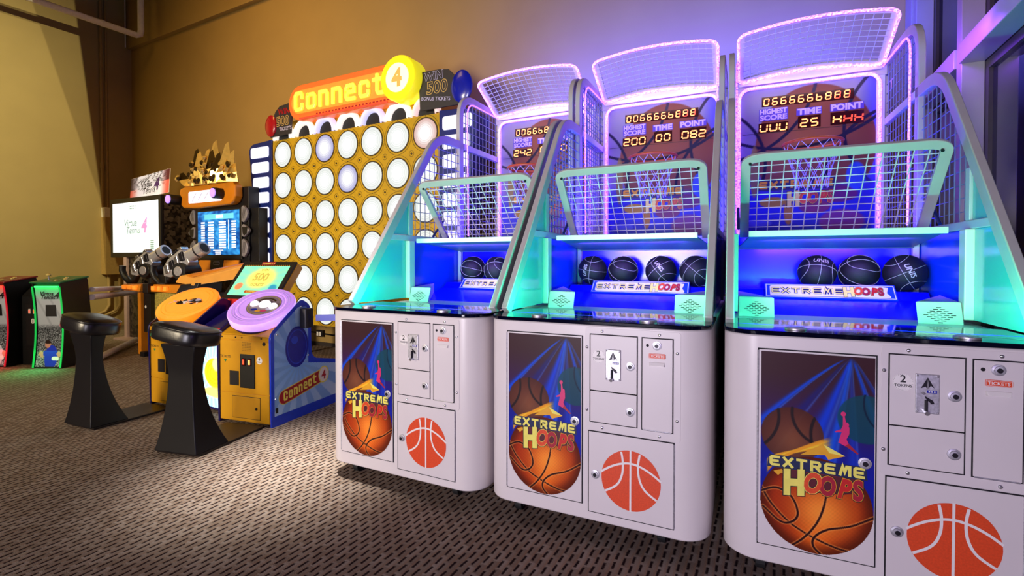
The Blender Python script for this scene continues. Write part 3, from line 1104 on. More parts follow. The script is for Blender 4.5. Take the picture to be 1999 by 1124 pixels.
def make_hoops():
    t = thing('basketball_machine', 'x', 'arcade machine', (0, 0, 0), 0, 'basketball arcade machines in a row')
    F = Pl((0, 0, 0), (1, 0, 0), (0, 0, 1))          # front face plane, looking at it
    # --- white cabinet with rounded front corners
    r = .115
    out = arc((HW - r, r), r, -PI / 2, 0, 10) + [(HW, 2.08), (-HW, 2.08)] + arc((-HW + r, r), r, PI, 1.5 * PI, 10)
    MB().prism(out, 2, .085, .925, M_white).build('cabinet', t, smooth=30, bevel=.006)
    # --- dark glass deck round the front, with its pale edge strip and coasters
    d_out = [(a * 1.004, b - .003 if b < .2 else b) for a, b in arc((HW - r, r), r, -PI / 2, 0, 10) + [(HW, .40), (-HW, .40)] + arc((-HW + r, r), r, PI, 1.5 * PI, 10)]
    deck = MB().prism(d_out, 2, .9255, .942, M_deck).build('glass_deck', t, smooth=30, bevel=.003)
    for xx in (-.25, .245):
        MB().lathe([(.036, 0), (.036, .006), (.028, .009)], M_steel, (xx, .075, .9425), 24).build('coaster', deck, smooth=40)
    DK = Pl((0, 0, .9424), (1, 0, 0), (0, 1, 0))
    mb = MB()
    mb.ribbon(DK, [(-.36, .125), (.36, .125)], .004, 0, M_inner)
    mb.ribbon(DK, [(.36, .125), (.42, .05)], .003, 0, M_inner)
    for k in range(7):
        mb.ribbon(DK, [(-.06 + k * .018, .055 + .01 * (k % 2)), (-.05 + k * .018, .085)], .008, 0, M_red if k % 3 else M_yel2)
    for k in range(5):
        mb.ribbon(DK, [(.10 + k * .02, .05), (.085 + k * .02, .1)], .003, 0, M_artlil)
    mb.build('deck_graphic', deck, fix=False)
    # --- blue playfield and the trough where balls gather
    MB().prism([(.195, .88), (.70, .88), (1.085, .88), (1.085, .994), (.70, .905), (.195, .9425)], 0, -.455, .455, M_play).build('playfield', t)
    MB().prism([(1.086, .88), (1.36, .88), (1.36, 1.035), (1.150, 1.035), (1.086, .980)], 0, -.455, .455, M_play).build('ball_rack', t)
    bw = MB().box((-.455, 1.361, .93), (.455, 1.38, 1.36), M_play).build('ball_backstop', t)
    for sx in (-1, 1):
        MB().box((sx * .452 - .014, 1.325, 1.036), (sx * .452 + .014, 1.359, 1.33), M_inner).build('corner_post', t, bevel=.003)
    # --- title sign in front of the balls
    SG = Pl((0, 1.068, .9965), (1, 0, 0), (0, .70, .714))
    sg = MB()
    a0 = [SG.p(-.295, 0), SG.p(.31, 0), SG.p(.31, .10), SG.p(-.295, .10)]
    a1 = [SG.p(-.295, 0, -.012), SG.p(.31, 0, -.012), SG.p(.31, .10, -.012), SG.p(-.295, .10, -.012)]
    sg.hull8(a1, a0, M_artblue2)
    sgo = sg.build('title_sign', t)
    sp = MB()
    sp.ribbon(SG, [(-.288, .006), (.303, .006), (.303, .094), (-.288, .094)], .004, .0006, M_prwhite, closed=True)
    sp.poly(SG, [(-.27, .018), (-.262, .012), (.28, .012), (.285, .02), (.27, .045), (.28, .082), (.25, .088), (-.26, .088), (-.27, .08)], .0006, M_prwhite)
    tech_text(sp, SG, 'EXTREME', -.265, .028, .345, .046, .006, .016, .0012, M_navy)
    tech_text(sp, SG, 'EXTREME', -.263, .030, .341, .042, .008, .007, .0016, M_yel)
    graffiti(sp, SG, .085, .024, .072, .0016)
    sp.build('sign_lettering', sgo, fix=False)
    # --- wedge speakers at both sides
    for sx in (-1, 1):
        o_, i_ = sx * .434, sx * .276
        bx = [(o_, .650, .906), (i_, .653, .906), (sx * .448, .97, .96)]
        tp = [(o_, .690, 1.020), (i_, .693, 1.018), (sx * .448, .975, 1.034)]
        if sx > 0:
            bx, tp = [bx[1], bx[0], bx[2]], [tp[1], tp[0], tp[2]]
        s_ = MB().hull8(bx, tp, M_white).build('speaker', t, bevel=.005)
        u = (Vector(bx[1]) - Vector(bx[0])).normalized()
        v = (Vector(tp[0]) - Vector(bx[0])).normalized()
        SP = Pl(tuple((Vector(bx[0]) + Vector(bx[1]) + Vector(tp[0]) + Vector(tp[1])) / 4), u, v - u * v.dot(u))
        g = MB()
        for j in range(9):
            n = 5 - abs(j - 4)
            for k in range(n):
                x_ = (k - (n - 1) / 2) * .0235
                g.rect(SP, x_ - .0085, (j - 4) * .0085 - .0018, x_ + .0085, (j - 4) * .0085 + .0018, .0009, M_blackpr)
        g.build('grille_slots', s_, fix=False)
    # --- side walls: flat bars, posts, acrylic panels, wire panels
    for sx in (-1, 1):
        x, diag, rear = side_paths(sx)
        MB().bar(diag, .034, .062, M_frame).build('slanted_post', t, smooth=35, bevel=.004)
        MB().bar(rear, .034, .055, M_frame).build('rear_post', t, smooth=35, bevel=.004)
        MB().box((x - .016, 2.03, .945), (x + .016, 2.07, 2.50), M_frame).build('back_post', t, bevel=.003)
        MB().box((x - .015, .50, 1.335), (x + .015, 1.355, 1.372), M_inner).build('side_rail', t, bevel=.003)
        MB().box((x - .015, 1.415, 1.335), (x + .015, 2.028, 1.372), M_inner).build('side_rail', t, bevel=.003)
        MB().box((x - .015, 1.415, 2.105), (x + .015, 2.028, 2.150), M_inner).build('side_rail', t, bevel=.003)
        MB().box((x - .015, .70, 1.373), (x + .015, .742, 1.60), M_inner).build('front_post', t, bevel=.003)
        MB().box((sx * .458 - .020, .675, .945), (sx * .458 + .020, .735, 1.334), M_white).build('panel_post', t, bevel=.004)
        MB().prism([(.228, .946), (.673, .946), (.673, 1.334), (.508, 1.334)], 0, x - .004, x + .004, M_tealcast).build('front_side_panel', t)
        MB().prism([(.535, 1.374), (.698, 1.374), (.698, 1.592)], 0, x - .004, x + .004, M_tealcast).build('gusset_panel', t)
        MB().prism([(.737, .946), (1.36, .946), (1.36, 1.334), (.737, 1.334)], 0, x - .004, x + .004, M_bluepan).build('rear_side_panel', t)
        MB().prism([(1.416, .946), (2.028, .946), (2.028, 1.334), (1.416, 1.334)], 0, x - .004, x + .004, M_bluepan).build('rear_side_panel', t)
        sg_ = panel_wires(x, [(.745, 1.374), (1.355, 1.374), (1.355, 2.10), (1.07, 2.10), (.745, 1.655)], .058, .062)
        sg_ += panel_wires(x, [(1.416, 1.374), (2.03, 1.374), (2.03, 2.104), (1.416, 2.104)], .058, .062)
        sg_ += panel_wires(x, [(1.416, 2.152), (2.03, 2.152), (2.03, 2.50), (1.47, 2.50), (1.416, 2.42)], .058, .062)
        wires(sg_, 'side_mesh', t, M_wired)
        # thin rope light inside the rear bay
        MB().tube([(x - sx * .03, a_, b_) for a_, b_ in round_path([(1.45, 1.40), (1.435, 2.49), (2.0, 2.495)], .13, 8)], .006, M_rope, seg=6).build('side_rope_light', t)
    # --- ledge and tilted front screen
    lg = MB()
    lg.hull8([(-.392, .690, 1.318), (.388, .690, 1.318), (.388, .712, 1.318), (-.392, .712, 1.318)],
             [(-.392, .690, 1.347), (.388, .690, 1.347), (.388, .712, 1.347), (-.392, .712, 1.347)], M_white)
    lg.hull8([(-.385, .713, 1.322), (.385, .713, 1.322), (.435, 1.317, 1.272), (-.435, 1.317, 1.272)],
             [(-.385, .713, 1.330), (.385, .713, 1.330), (.435, 1.317, 1.280), (-.435, 1.317, 1.280)], M_ledgeshade)
    lg.box((-.44, 1.318, 1.268), (.44, 1.345, 1.296), M_ledgeshade)
    lg.build('ledge', t, bevel=.002)
    fr = MB()
    top_y, top_z, bot_y, bot_z = .752, 1.722, 1.08, 1.355
    sl = Vector((0, bot_y - top_y, bot_z - top_z))
    path = [(p_[0], p_[1]) for p_ in round_path([(-.405, 1.0), (-.405, 0), (.405, 0), (.405, 1.0)], .085, 8)]
    SC = Pl((0, top_y, top_z), (1, 0, 0), sl)
    SLn = sl.length
    fr.ribbon(SC, [(a, b * SLn) for a, b in path], .046, -.011, M_frame, depth=.022)
    fs = fr.build('screen_frame', t, smooth=35, bevel=.003)
    for sx in (-1, 1):
        MB().cyl(SC.p(sx * .385, .028, -.02), SC.p(sx * .385, .028, .02), .007, M_dark, seg=10).build('screen_bolt', fs)
    sg_ = []
    k = -.345
    while k < .37:
        sg_.append((SC.p(k, .02), SC.p(k, SLn)))
        k += .0575
    k = .055
    while k < SLn:
        sg_.append((SC.p(-.385, k, .004), SC.p(.385, k, .004)))
        k += .044
    wires(sg_, 'screen_mesh', fs)
    for sx in (-1, 1):
        MB().cyl((sx * .436, 1.085, 1.50), (sx * .436, .945, 1.374), .008, M_bluecol, seg=10).build('gas_strut', t)
    # --- backboard with print, hoop and net
    MB().box((-.46, 1.99, 1.36), (.46, 2.02, 2.47), M_inner).build('backboard', t, bevel=.004)
    BP = Pl((0, 1.9885, 0), (1, 0, 0), (0, 0, 1))
    bp_ = print_grid('backboard_print', BP, -.41, 1.38, .41, 2.44, 150, 194, backboard_rgb, M_poster, t)
    lb = MB()
    lb.ribbon(BP, [(-.40, 2.125), (.40, 2.125)], .003, .0006, M_blackpr)
    lb.rect(BP, -.30, 1.705, .18, 1.785, .0006, M_navy)
    tech_text(lb, BP, 'EXTREME', -.29, 1.718, .46, .055, .012, .016, .0010, M_yel2)
    graffiti(lb, BP, -.10, 1.60, .115, .0012)
    lb.build('backboard_lettering', bp_, fix=False)
    # rope light round the backboard
    rp = round_path([(-.425, 1.385), (-.425, 2.452), (.425, 2.452), (.425, 1.385)], .09, 8)
    MB().tube([(a, 1.965, b) for a, b in rp], .0115, M_rope, seg=8).build('backboard_rope_light', t)
    hc = Vector((0.0, 1.66, 1.955))
    ho = MB()
    ho.tube([hc + Vector((.165 * math.cos(a), .165 * math.sin(a), 0)) for a in [2 * PI * k_ / 40 for k_ in range(40)]], .010, M_hoop, seg=8, closed=True)
    hoop = ho.build('hoop', t, smooth=60)
    MB().box((-.055, 1.83, 1.915), (.055, 1.986, 1.968), M_hoop).build('hoop_bracket', hoop, bevel=.004)
    nt_ = MB()
    n = 12
    rows_ = [(.162, 0), (.150, -.05), (.132, -.10), (.112, -.16), (.098, -.22), (.092, -.29)]
    for k_ in range(n):
        for sgn in (1, -1):
            pts = []
            for j, (rr, dz) in enumerate(rows_):
                a = 2 * PI * (k_ + sgn * .5 * j) / n
                pts.append(hc + Vector((rr * math.cos(a), rr * math.sin(a), dz)))
            nt_.tube(pts, .0024, M_net, seg=4, cap=False)
    stuff(nt_.build('net', hoop, fix=False))
    # --- curved wire crown
    N = 16
    xs = [-.43 + .86 * k_ / N for k_ in range(N + 1)]

    def loop(inset):
        b0, b1 = -.43 + inset, .43 - inset
        s0, s1 = inset / .42, 1 - inset / .42
        rr = .05 - inset * .5
        # walk a rounded rectangle in (x, s) space
        path_ = rrect(b0, s0 * .42, b1, s1 * .42, max(.012, rr), 5)
        dense = []
        for i in range(len(path_)):
            a, b = Vector(path_[i]), Vector(path_[(i + 1) % len(path_)])
            m_ = max(1, int((b - a).length / .05))
            for k_ in range(m_):
                dense.append(a + (b - a) * k_ / m_)
        return [Vector(crown_pt(p_.x, p_.y / .42)) for p_ in dense]
    nrm = Vector((0, .205, .35)).normalized() * -1
    o1, i1 = loop(0), loop(.032)
    # flat frame bar between an outer and an inner loop
    outl = loop(0)
    cen = Vector((0, 1.755, 2.60))
    fvs, ffs = [], []
    nn = len(outl)
    for p_ in outl:
        x_, = (p_.x,)
        dirx = Vector((-(p_.x) / .43, 0, 0))
        s_par = (1.93 - p_.y) / .35
        inner_x = max(-.398, min(.398, p_.x))
        inner_s = max(.075, min(.925, s_par))
        q0 = Vector(crown_pt(inner_x / (1 + .02 * inner_s), inner_s))
        fvs += [p_, q0, q0 - nrm * .014, p_ - nrm * .014]
    for i in range(nn):
        j = (i + 1) % nn
        for k_ in range(4):
            l = (k_ + 1) % 4
            ffs.append((i * 4 + k_, i * 4 + l, j * 4 + l, j * 4 + k_))
    crown = MB().add(fvs, ffs, M_white).build('crown_frame', t, smooth=40)
    MB().tube([p_ + nrm * .006 for p_ in outl], .0095, M_rope_b, seg=8, closed=True).build('crown_rope_light', crown)
    bs = MB()
    lo = [(x_, 1.945, 2.470) for x_ in xs]
    hi = [tuple(Vector(crown_pt(x_, 0.0)) + Vector((0, .004, 0))) for x_ in xs]
    for off in (0, .012):
        pass
    vsb = []
    for a, b in zip(lo, hi):
        vsb += [a, b, (b[0], b[1] + .012, b[2]), (a[0], a[1] + .012, a[2])]
    fsb = []
    for i in range(N):
        for k_ in range(4):
            l = (k_ + 1) % 4
            fsb.append((i * 4 + k_, i * 4 + l, i * 4 + 4 + l, i * 4 + 4 + k_))
    fsb += [(0, 1, 2, 3), (N * 4 + 3, N * 4 + 2, N * 4 + 1, N * 4)]
    bs.add(vsb, fsb, M_white).build('crown_base', t)
    sg_ = []
    for k_ in range(1, 17):
        x_ = -.40 + .80 * k_ / 17
        sg_.append((crown_pt(x_, .06), crown_pt(x_, .94)))
    for k_ in range(1, 9):
        s_ = .06 + .88 * k_ / 9
        sg_.append(([tuple(Vector(crown_pt(x_ * .94, s_)) + nrm * .004) for x_ in xs], None))
    wires(sg_, 'crown_mesh', crown)
    MB().box((-.47, 1.985, 2.44), (.47, 2.06, 2.53), M_frame).build('top_beam', t, bevel=.004)
    # --- front doors
    def door(name, x0, z0, x1, z1, th=.004, mt=M_door):
        MB().rect(F, x0 - .004, z0 - .004, x1 + .004, z1 + .004, .0021, M_gap).build('door_gap', t, fix=False)
        return MB().box((x0, -th - .001, z0), (x1, -.0024, z1), mt).build(name, t, bevel=.0015)

    def lock(parent, x, z, r_=.0125, y=-.0055):
        o = MB().lathe([(r_ * 1.45, 0), (r_ * 1.45, .003), (r_, .004), (r_, .010), (r_ * .6, .0105)], M_steel, (x, y, z), 20, Matrix.Rotation(PI / 2, 3, 'X')).build('lock', parent, smooth=40)
        MB().cyl((x, y - .0108, z), (x, y - .012, z), r_ * .62, M_dark, seg=14).build('keyway', o)
        return o
    pd = door('poster_door', -.374, .155, -.019, .874)
    ply = -.0055
    PP = Pl((0, ply, 0), (1, 0, 0), (0, 0, 1))
    z0, z1, x0, x1 = .158, .868, -.367, -.022
    hh, ww = z1 - z0, x1 - x0

    def keep(a, b):
        zc = (ww / 2) / hh
        if b >= zc:
            return True
        return ((a - .5) / .5) ** 2 + ((b - zc) / zc) ** 2 <= 1.0
    po = print_grid('poster', PP, x0, z0, x1, z1, 190, 390, poster_rgb, M_poster, pd, .0004, keep=keep)
    g = MB()
    # arrow, leaping player, lettering
    g.poly(PP, [(-.24, .505), (-.17, .555), (-.155, .530), (-.105, .520), (-.155, .500), (-.165, .515)], .0008, M_yel2)
    g.poly(PP, [(-.17, .552), (-.105, .520), (-.152, .524)], .0010, M_yel)
    g.poly(PP, [(-.325, .432), (-.29, .446), (-.285, .438), (-.25, .442), (-.275, .420), (-.30, .428), (-.31, .418)], .0008, M_yel2)
    X0 = -.110
    g.ell(PP, X0 - .002, .667, .0075, .0085, .0010, M_magenta, 14)
    g.poly(PP, [(X0 - .003, .660), (X0 + .002, .660), (X0 + .007, .632), (X0 + .016, .622), (X0 + .016, .600), (X0 + .008, .580), (X0 + .014, .566), (X0 + .004, .556), (X0 - .016, .566), (X0 - .010, .590), (X0 - .006, .604), (X0 - .024, .600), (X0 - .026, .604), (X0 - .008, .613), (X0 - .003, .628)], .0010, M_magenta)
    g.poly(PP, [(X0 + .002, .558), (X0 + .014, .566), (X0 + .034, .545), (X0 + .043, .536), (X0 + .040, .532), (X0 + .026, .542)], .0010, M_crim)
    g.ell(PP, X0 + .008, .630, .007, .009, .0010, M_magenta, 12)
    g.poly(PP, [(-.345, .446), (-.340, .492), (-.045, .492), (-.040, .446)], .0010, M_navy)
    tech_text(g, PP, 'EXTREME', -.338, .451, .290, .038, .009, .0095, .0014, M_yel)
    g.poly(PP, [(-.30, .445), (-.27, .40), (-.20, .375), (-.11, .385), (-.06, .40), (-.05, .445)], .0009, mat('maroon_print', '5a1424', .4))
    graffiti(g, PP, -.285, .368, .098, .0012)
    g.build('poster_lettering', po, fix=False)
    lk = lock(pd, -.049, .506, .0135, ply - .0005)
    # hinge along the left edge
    MB().cyl((-.377, -.004, .16), (-.377, -.004, .87), .0035, M_steel, seg=8).build('hinge', pd)
    # bolted service plate behind the coin and ticket doors
    MB().prism(rrect(-.005, .475, .385, .915, .012), 1, -.0012, .002, M_door).build('service_plate', t, bevel=.001)
    for bx, bz in ((.069, .901), (.303, .900), (.003, .830), (.003, .562), (.070, .492), (.304, .490), (.372, .831), (.372, .562)):
        MB().lathe([(.0065, 0), (.0062, .0025), (.004, .0045)], M_chrome, (bx, -.0013, bz), 12, Matrix.Rotation(PI / 2, 3, 'X')).build('bolt', t, smooth=50)
    td = door('coin_door', .0186, .6496, .2138, .885)
    for_x = .054
    st = MB().cyl((.054, -.0051, .795), (.054, -.0058, .795), .0285, M_prwhite, seg=28).build('token_sticker', td)
    DP = Pl((0, -.0060, 0), (1, 0, 0), (0, 0, 1))
    g = MB().text(DP, '2', .054, .795, .034, 0, M_blackpr, bold=.02)
    g.text(DP, 'TOKENS', .054, .780, .0125, 0, M_blackpr, bold=.02)
    for k_ in range(30):
        a = 2 * PI * k_ / 30
        g.ell(DP, .054 + .0265 * math.cos(a), .795 + .0265 * math.sin(a), .0009, .0009, 0, M_dark, 6)
    g.build('sticker_lettering', st, fix=False)
    cm = MB().box((.086, -.011, .699), (.149, -.0052, .828), M_steel).build('coin_mech', td, bevel=.002)
    CM = Pl((.1175, -.0112, .7635), (1, 0, 0), (0, 0, 1))
    g = MB()
    g.poly(CM, [(-.018, .018), (0, .055), (.018, .020), (.008, .028), (0, .016), (-.006, .024)], .001, M_dark)
    g.poly(CM, [(-.003, .018), (0, .050), (.003, .018)], .0016, M_chrome)
    g.rect(CM, -.002, .004, .024, .013, .001, M_artblue)
    for k_ in range(3):
        g.rect(CM, .002 + k_ * .007, .006, .006 + k_ * .007, .011, .0014, M_prwhite)
    g.poly(CM, [(-.012, .008), (-.002, .000), (-.010, -.004), (-.018, .002)], .001, M_chrome)
    g.poly(CM, [(-.008, -.006), (.014, -.020), (.018, -.030), (.010, -.032), (-.006, -.014)], .001, M_dark)
    g.build('coin_mech_plate', cm, fix=False)
    MB().cyl((.113, -.016, .745), (.113, -.016, .705), .0045, M_dark, seg=10).cyl((.113, -.0112, .705), (.113, -.028, .703), .007, M_chrome, seg=12).build('return_lever', cm)
    for bx, bz in ((.091, .822), (.144, .822), (.091, .705), (.144, .705)):
        MB().sphere((bx, -.0112, bz), .0035, M_chrome, 10, 6).build('screw', cm, smooth=60)
    lock(td, .188, .763)
    bd = door('cash_door', .0186, .5145, .2138, .6456)
    lock(bd, .188, .575)
    kd = door('ticket_door', .2364, .513, .3541, .884)
    lock(kd, .294, .857, .0125)
    MB().cyl((.257, -.0052, .856), (.257, -.0062, .856), .006, M_gap, seg=14).build('led_hole', kd)
    tl = MB().prism(rrect(.262, .805, .328, .8255, .004), 1, -.0075, -.0052, M_orange).build('ticket_label', kd, bevel=.0006)
    TP = Pl((0, -.0078, 0), (1, 0, 0), (0, 0, 1))
    g = MB().text(TP, 'TICKETS', .295, .8105, .0135, 0, M_prwhite, bold=.015, width=1.05)
    g.ribbon(TP, [(.264, .807), (.326, .807), (.326, .8235), (.264, .8235)], .001, 0, M_prwhite, closed=True)
    g.build('label_lettering', tl, fix=False)
    MB().hull8([(.264, -.0052, .774), (.326, -.0052, .774), (.326, -.0052, .790), (.264, -.0052, .790)],
               [(.268, -.016, .776), (.322, -.016, .776), (.326, -.008, .790), (.264, -.008, .790)], M_prwhite).build('ticket_slot', kd, bevel=.0015)
    MB().cyl((.24, -.004, .511), (.35, -.004, .511), .003, M_steel, seg=8).build('hinge', kd)
    sd = door('storage_door', .013, .1275, .3587, .4706)
    lock(sd, .042, .291, .0125)
    MB().cyl((.3612, -.004, .13), (.3612, -.004, .468), .003, M_steel, seg=8).build('hinge', sd)
    EP = Pl((.190, -.0054, .290), (1, 0, 0), (0, 0, 1))
    g = MB()
    rr = .1215
    g.ell(EP, 0, 0, rr, rr * 1.03, .0002, M_orange, 64)
    w_ = .0085
    g.ribbon(EP, [(0, -rr * 1.02), (0, rr * 1.02)], w_ * .9, .0006, M_prwhite)
    for sx in (-1, 1):
        ctl = [(.040, .125), (.031, .070), (.036, .015), (.060, -.030), (.118, -.068)]
        pts = []
        for k_ in range(25):
            u_ = k_ / 24 * 4
            i_ = min(3, int(u_))
            f_ = u_ - i_
            P_ = [Vector(ctl[max(0, min(4, i_ + d_))]) for d_ in (-1, 0, 1, 2)]
            q_ = .5 * (2 * P_[1] + (P_[2] - P_[0]) * f_ + (2 * P_[0] - 5 * P_[1] + 4 * P_[2] - P_[3]) * f_ ** 2 + (3 * P_[1] - 3 * P_[2] + P_[3] - P_[0]) * f_ ** 3)
            if q_.length < rr + .003:
                pts.append((sx * q_.x, q_.y))
        g.ribbon(EP, pts, w_, .0006, M_prwhite)
    pts = [(-.13 + .26 * k_ / 24, .072 - .052 * (abs(-.13 + .26 * k_ / 24) / .12) ** 1.8) for k_ in range(25)]
    pts = [p_ for p_ in pts if math.hypot(p_[0], p_[1] / 1.03) < rr + .003]
    g.ribbon(EP, pts, w_, .0006, M_prwhite)
    g.build('ball_emblem', sd, fix=False)
    # --- casters
    for cx, cy in ((-.36, .09), (.30, .10), (-.36, 1.9), (.36, 1.9)):
        c_ = MB().box((cx - .028, cy - .02, .062), (cx + .028, cy + .05, .086), M_dark).box((cx - .026, cy + .004, .026), (cx - .019, cy + .04, .063), M_dark).box((cx + .019, cy + .004, .026), (cx + .026, cy + .04, .063), M_dark).build('caster', t, bevel=.002)
        MB().cyl((cx - .017, cy + .022, .034), (cx + .017, cy + .022, .034), .0335, M_rubber, seg=20).cyl((cx - .0185, cy + .022, .034), (cx + .0185, cy + .022, .034), .012, M_steel, seg=12).build('wheel', c_, bevel=.002)
    # --- LED strips of the machine, then unseen fills added around it
    area('front_led_strip', (0, .15, .965), (0, .80, 1.34), .84, 7.5, (.04, 1.0, .56), .03, t)
    area('ledge_led_strip', (0, .86, 1.285), (0, 1.30, 1.08), .60, 5.0, (.30, .06, 1.0), .03, t)
    area('backboard_fill', (0, 1.80, 2.46), (0, 1.98, 2.05), .80, 1.6, (1.0, .72, .84), .04, t)  # unseen neutral fill added to bring out the backboard print
    area('side_bay_fill', (0, 1.20, 1.33), (0, 1.45, 2.1), .80, 16.0, (.05, .03, 1.0), .05, t)  # unseen blue fill added for the side frames and lower backboard
    area('wall_wash_fill', (0, 2.10, 2.50), (0, 2.7, 3.0), .80, 50.0, (.03, .045, 1.0), .05, t, spread=R(125))  # unseen blue wash added to colour the wall behind
    return t


def hoops_display(t, row, a, b, c, dim):
    """the lit numbers: a panel of its own for each machine"""
    BP = Pl((0, 1.9875, 0), (1, 0, 0), (0, 0, 1))
    d = MB()
    d.poly(BP, [(-.275, 2.315), (.285, 2.305), (.285, 2.375), (-.275, 2.385)], .0004, M_ledbk)
    d.poly(BP, [(-.295, 2.128), (-.105, 2.128), (-.105, 2.196), (-.295, 2.196)], .0004, M_ledbk)
    d.poly(BP, [(-.045, 2.136), (.092, 2.136), (.092, 2.22), (-.045, 2.22)], .0004, M_ledbk)
    d.poly(BP, [(.150, 2.136), (.342, 2.136), (.342, 2.222), (.150, 2.222)], .0004, M_ledbk)
    disp = d.build('score_display', t, fix=False)
    for i, ch in enumerate(row):
        g = MB()
        x = -.262 + i * .0545
        seg_digit(g, BP, '8' if ch in 'EF' else ch, x, 2.324 - i * .0006, .030, .046, .007, .0008, M_ledr)
        seg_digit(g, BP, ch, x, 2.324 - i * .0006, .030, .046, .0075, .0012, M_led)
        g.build('small_digit', disp, fix=False)
    for txt, x0, w, z, gap, dimmed in ((a, -.285, .043, 2.138, .062, 0), (b, -.030, .040, 2.147, .062, 0), (c, .166, .043, 2.149, .062, dim)):
        for i, ch in enumerate(txt):
            g = MB()
            m_ = M_ledr if dimmed and i >= 1 else M_led
            seg_digit(g, BP, '8', x0 + i * gap, z, w, .050, .004, .0008, M_ledbk)
            seg_digit(g, BP, ch, x0 + i * gap, z, w, .050, .0095, .0012, m_)
            g.build('digit', disp, fix=False)
    g = MB()
    for z, s_, x, w in ((2.262, 'HIGHEST', -.20, .185), (2.218, 'SCORE', -.20, .185), (2.232, 'TIME', .022, .155), (2.236, 'POINT', .245, .195)):
        sz = .048 if s_ in ('HIGHEST', 'SCORE') else .058
        g.rect(BP, x - w / 2, z - .006, x + w / 2, z + sz * .78, .0005, M_tagp)
        V_, _f = glyphs(s_, .045, 0.0)
        wd_ = (max(q_[0] for q_ in V_) - min(q_[0] for q_ in V_)) * sz
        g.text(BP, s_, x, z, sz, .0010, M_tagt, bold=.045, width=(w - .012) / wd_)
    g.build('captions', disp, fix=False)


CABS = [(-1.694, 1.9487, 1.45), (-.6826, 1.9967, 2.15), (.3510, 2.0394, 3.35)]
LAB = ['leftmost of three white basketball arcade machines, beside the lit grid board',
       'middle of three white basketball arcade machines with violet rope lights',
       'rightmost and nearest of three white basketball arcade machines, beside the dark window']
hoops0 = make_hoops()
hoops = [copy_tree(hoops0), copy_tree(hoops0), hoops0]
for h, (x, y, a), lb in zip(hoops, CABS, LAB):
    h.location = (x, y, 0)
    h.rotation_euler = (0, 0, R(a))
    h['label'] = lb
area('window_wash_fill', (.53, 1.5, 2.35), (2.0, 1.7, 2.4), .9, 5.0, (.22, .05, 1.0), .05, hoops[2])  # unseen violet wash added to light the window frame
hoops_display(hoops[0], 'D066b8bEFE', '242', '00', '002', 0)
hoops_display(hoops[1], 'D06666bEFE', '200', '00', '082', 0)
hoops_display(hoops[2], 'D66666b8FE', 'UUU', '25', 'HHH', 1)

# ------------------------------------------------------------------ basketballs
def ball_mesh():
    mb = MB().sphere((0, 0, 0), .097, M_ballblk, 32, 18)
    r = .0975
    for f in (lambda a: (math.cos(a), math.sin(a), 0), lambda a: (0, math.cos(a), math.sin(a))):
        mb.tube([Vector(f(2 * PI * k / 40)) * r for k in range(40)], .0011, M_ballline, seg=4, closed=True)
    for s in (-1, 1):
        pts = []
        for k in range(40):
            a = 2 * PI * k / 40
            v = Vector((s * (.72 - .22 * math.cos(2 * a)), math.cos(a) * .72, math.sin(a) * .72)).normalized() * r
            pts.append(v)
        mb.tube(pts, .0011, M_ballline, seg=4, closed=True)
    V, Fc = glyphs('UNIS', .02, .15)
    xs = [q[0] for q in V]
    cx = (max(xs) + min(xs)) / 2
    vv = []
    for q in V:
        u, w = (q[0] - cx) * .040, (q[1] - .35) * .040
        d_ = Vector((u + .0, -.097, w + .035)).normalized() * .0982
        vv.append(d_)
    mb.add(vv, Fc, M_ballline)
    return mb.build('basketball', smooth=60)


ball0 = ball_mesh()
BALLS = [
    (0, -.262, 1.22, (.2, .1, 1.9), 'black basketball at the left end of the trough of the leftmost machine'),
    (0, -.055, 1.22, (.5, .4, 2.9), 'second black basketball from the left in the leftmost machine'),
    (1, -.325, 1.22, (.0, -1.45, .1), 'black basketball with its lettering turned upright at the left end of the middle machine'),
    (1, -.122, 1.24, (.3, .7, 2.2), 'black basketball with a plain slanted seam, second from left in the middle machine'),
    (1, .122, 1.24, (-.2, .85, -.35), 'black basketball with a forked seam, third from left in the middle machine'),
    (1, .335, 1.23, (.4, -.6, 2.6), 'black basketball at the right end of the middle machine, partly behind the post'),
    (2, -.024, 1.24, (-.45, .15, .1), 'single black basketball in the middle of the trough of the rightmost machine'),
    (2, .370, 1.200, (.0, 1.1, -.25), 'black basketball with upright lettering at the right end of the rightmost machine'),
    (2, .178, 1.258, (.3, .8, 2.0), 'black basketball between the middle one and the right one in the rightmost machine'),
]
for i, (ci, lx, ly, rot, lb) in enumerate(BALLS):
    b = ball0 if i == 0 else ball0.copy()
    if i:
        C.objects.link(b)
    X, Y, A = CABS[ci]
    ca, sa = math.cos(R(A)), math.sin(R(A))
    gz = 1.035
    b.location = (X + lx * ca - ly * sa, Y + lx * sa + ly * ca, gz + .0975 * 1.006)
    b.rotation_euler = rot
    tag(b, lb, 'basketball', 'black basketballs in the troughs')

# ------------------------------------------------------------------ lit grid board (wall game)
YG = 4.15
gb = thing('grid_game_board', 'huge mustard grid board with 42 glowing white discs and an orange sign on top', 'game board', (-4.32, YG, 0))
GP = Pl((0, 0, 0), (1, 0, 0), (0, 0, 1))
cx0, pit, piz = -5.436 + 4.32, .3735, .390
MB().box((-1.313, 0, .41), (1.315, .22, 2.73), M_gold).build('grid_panel', gb, bevel=.004)


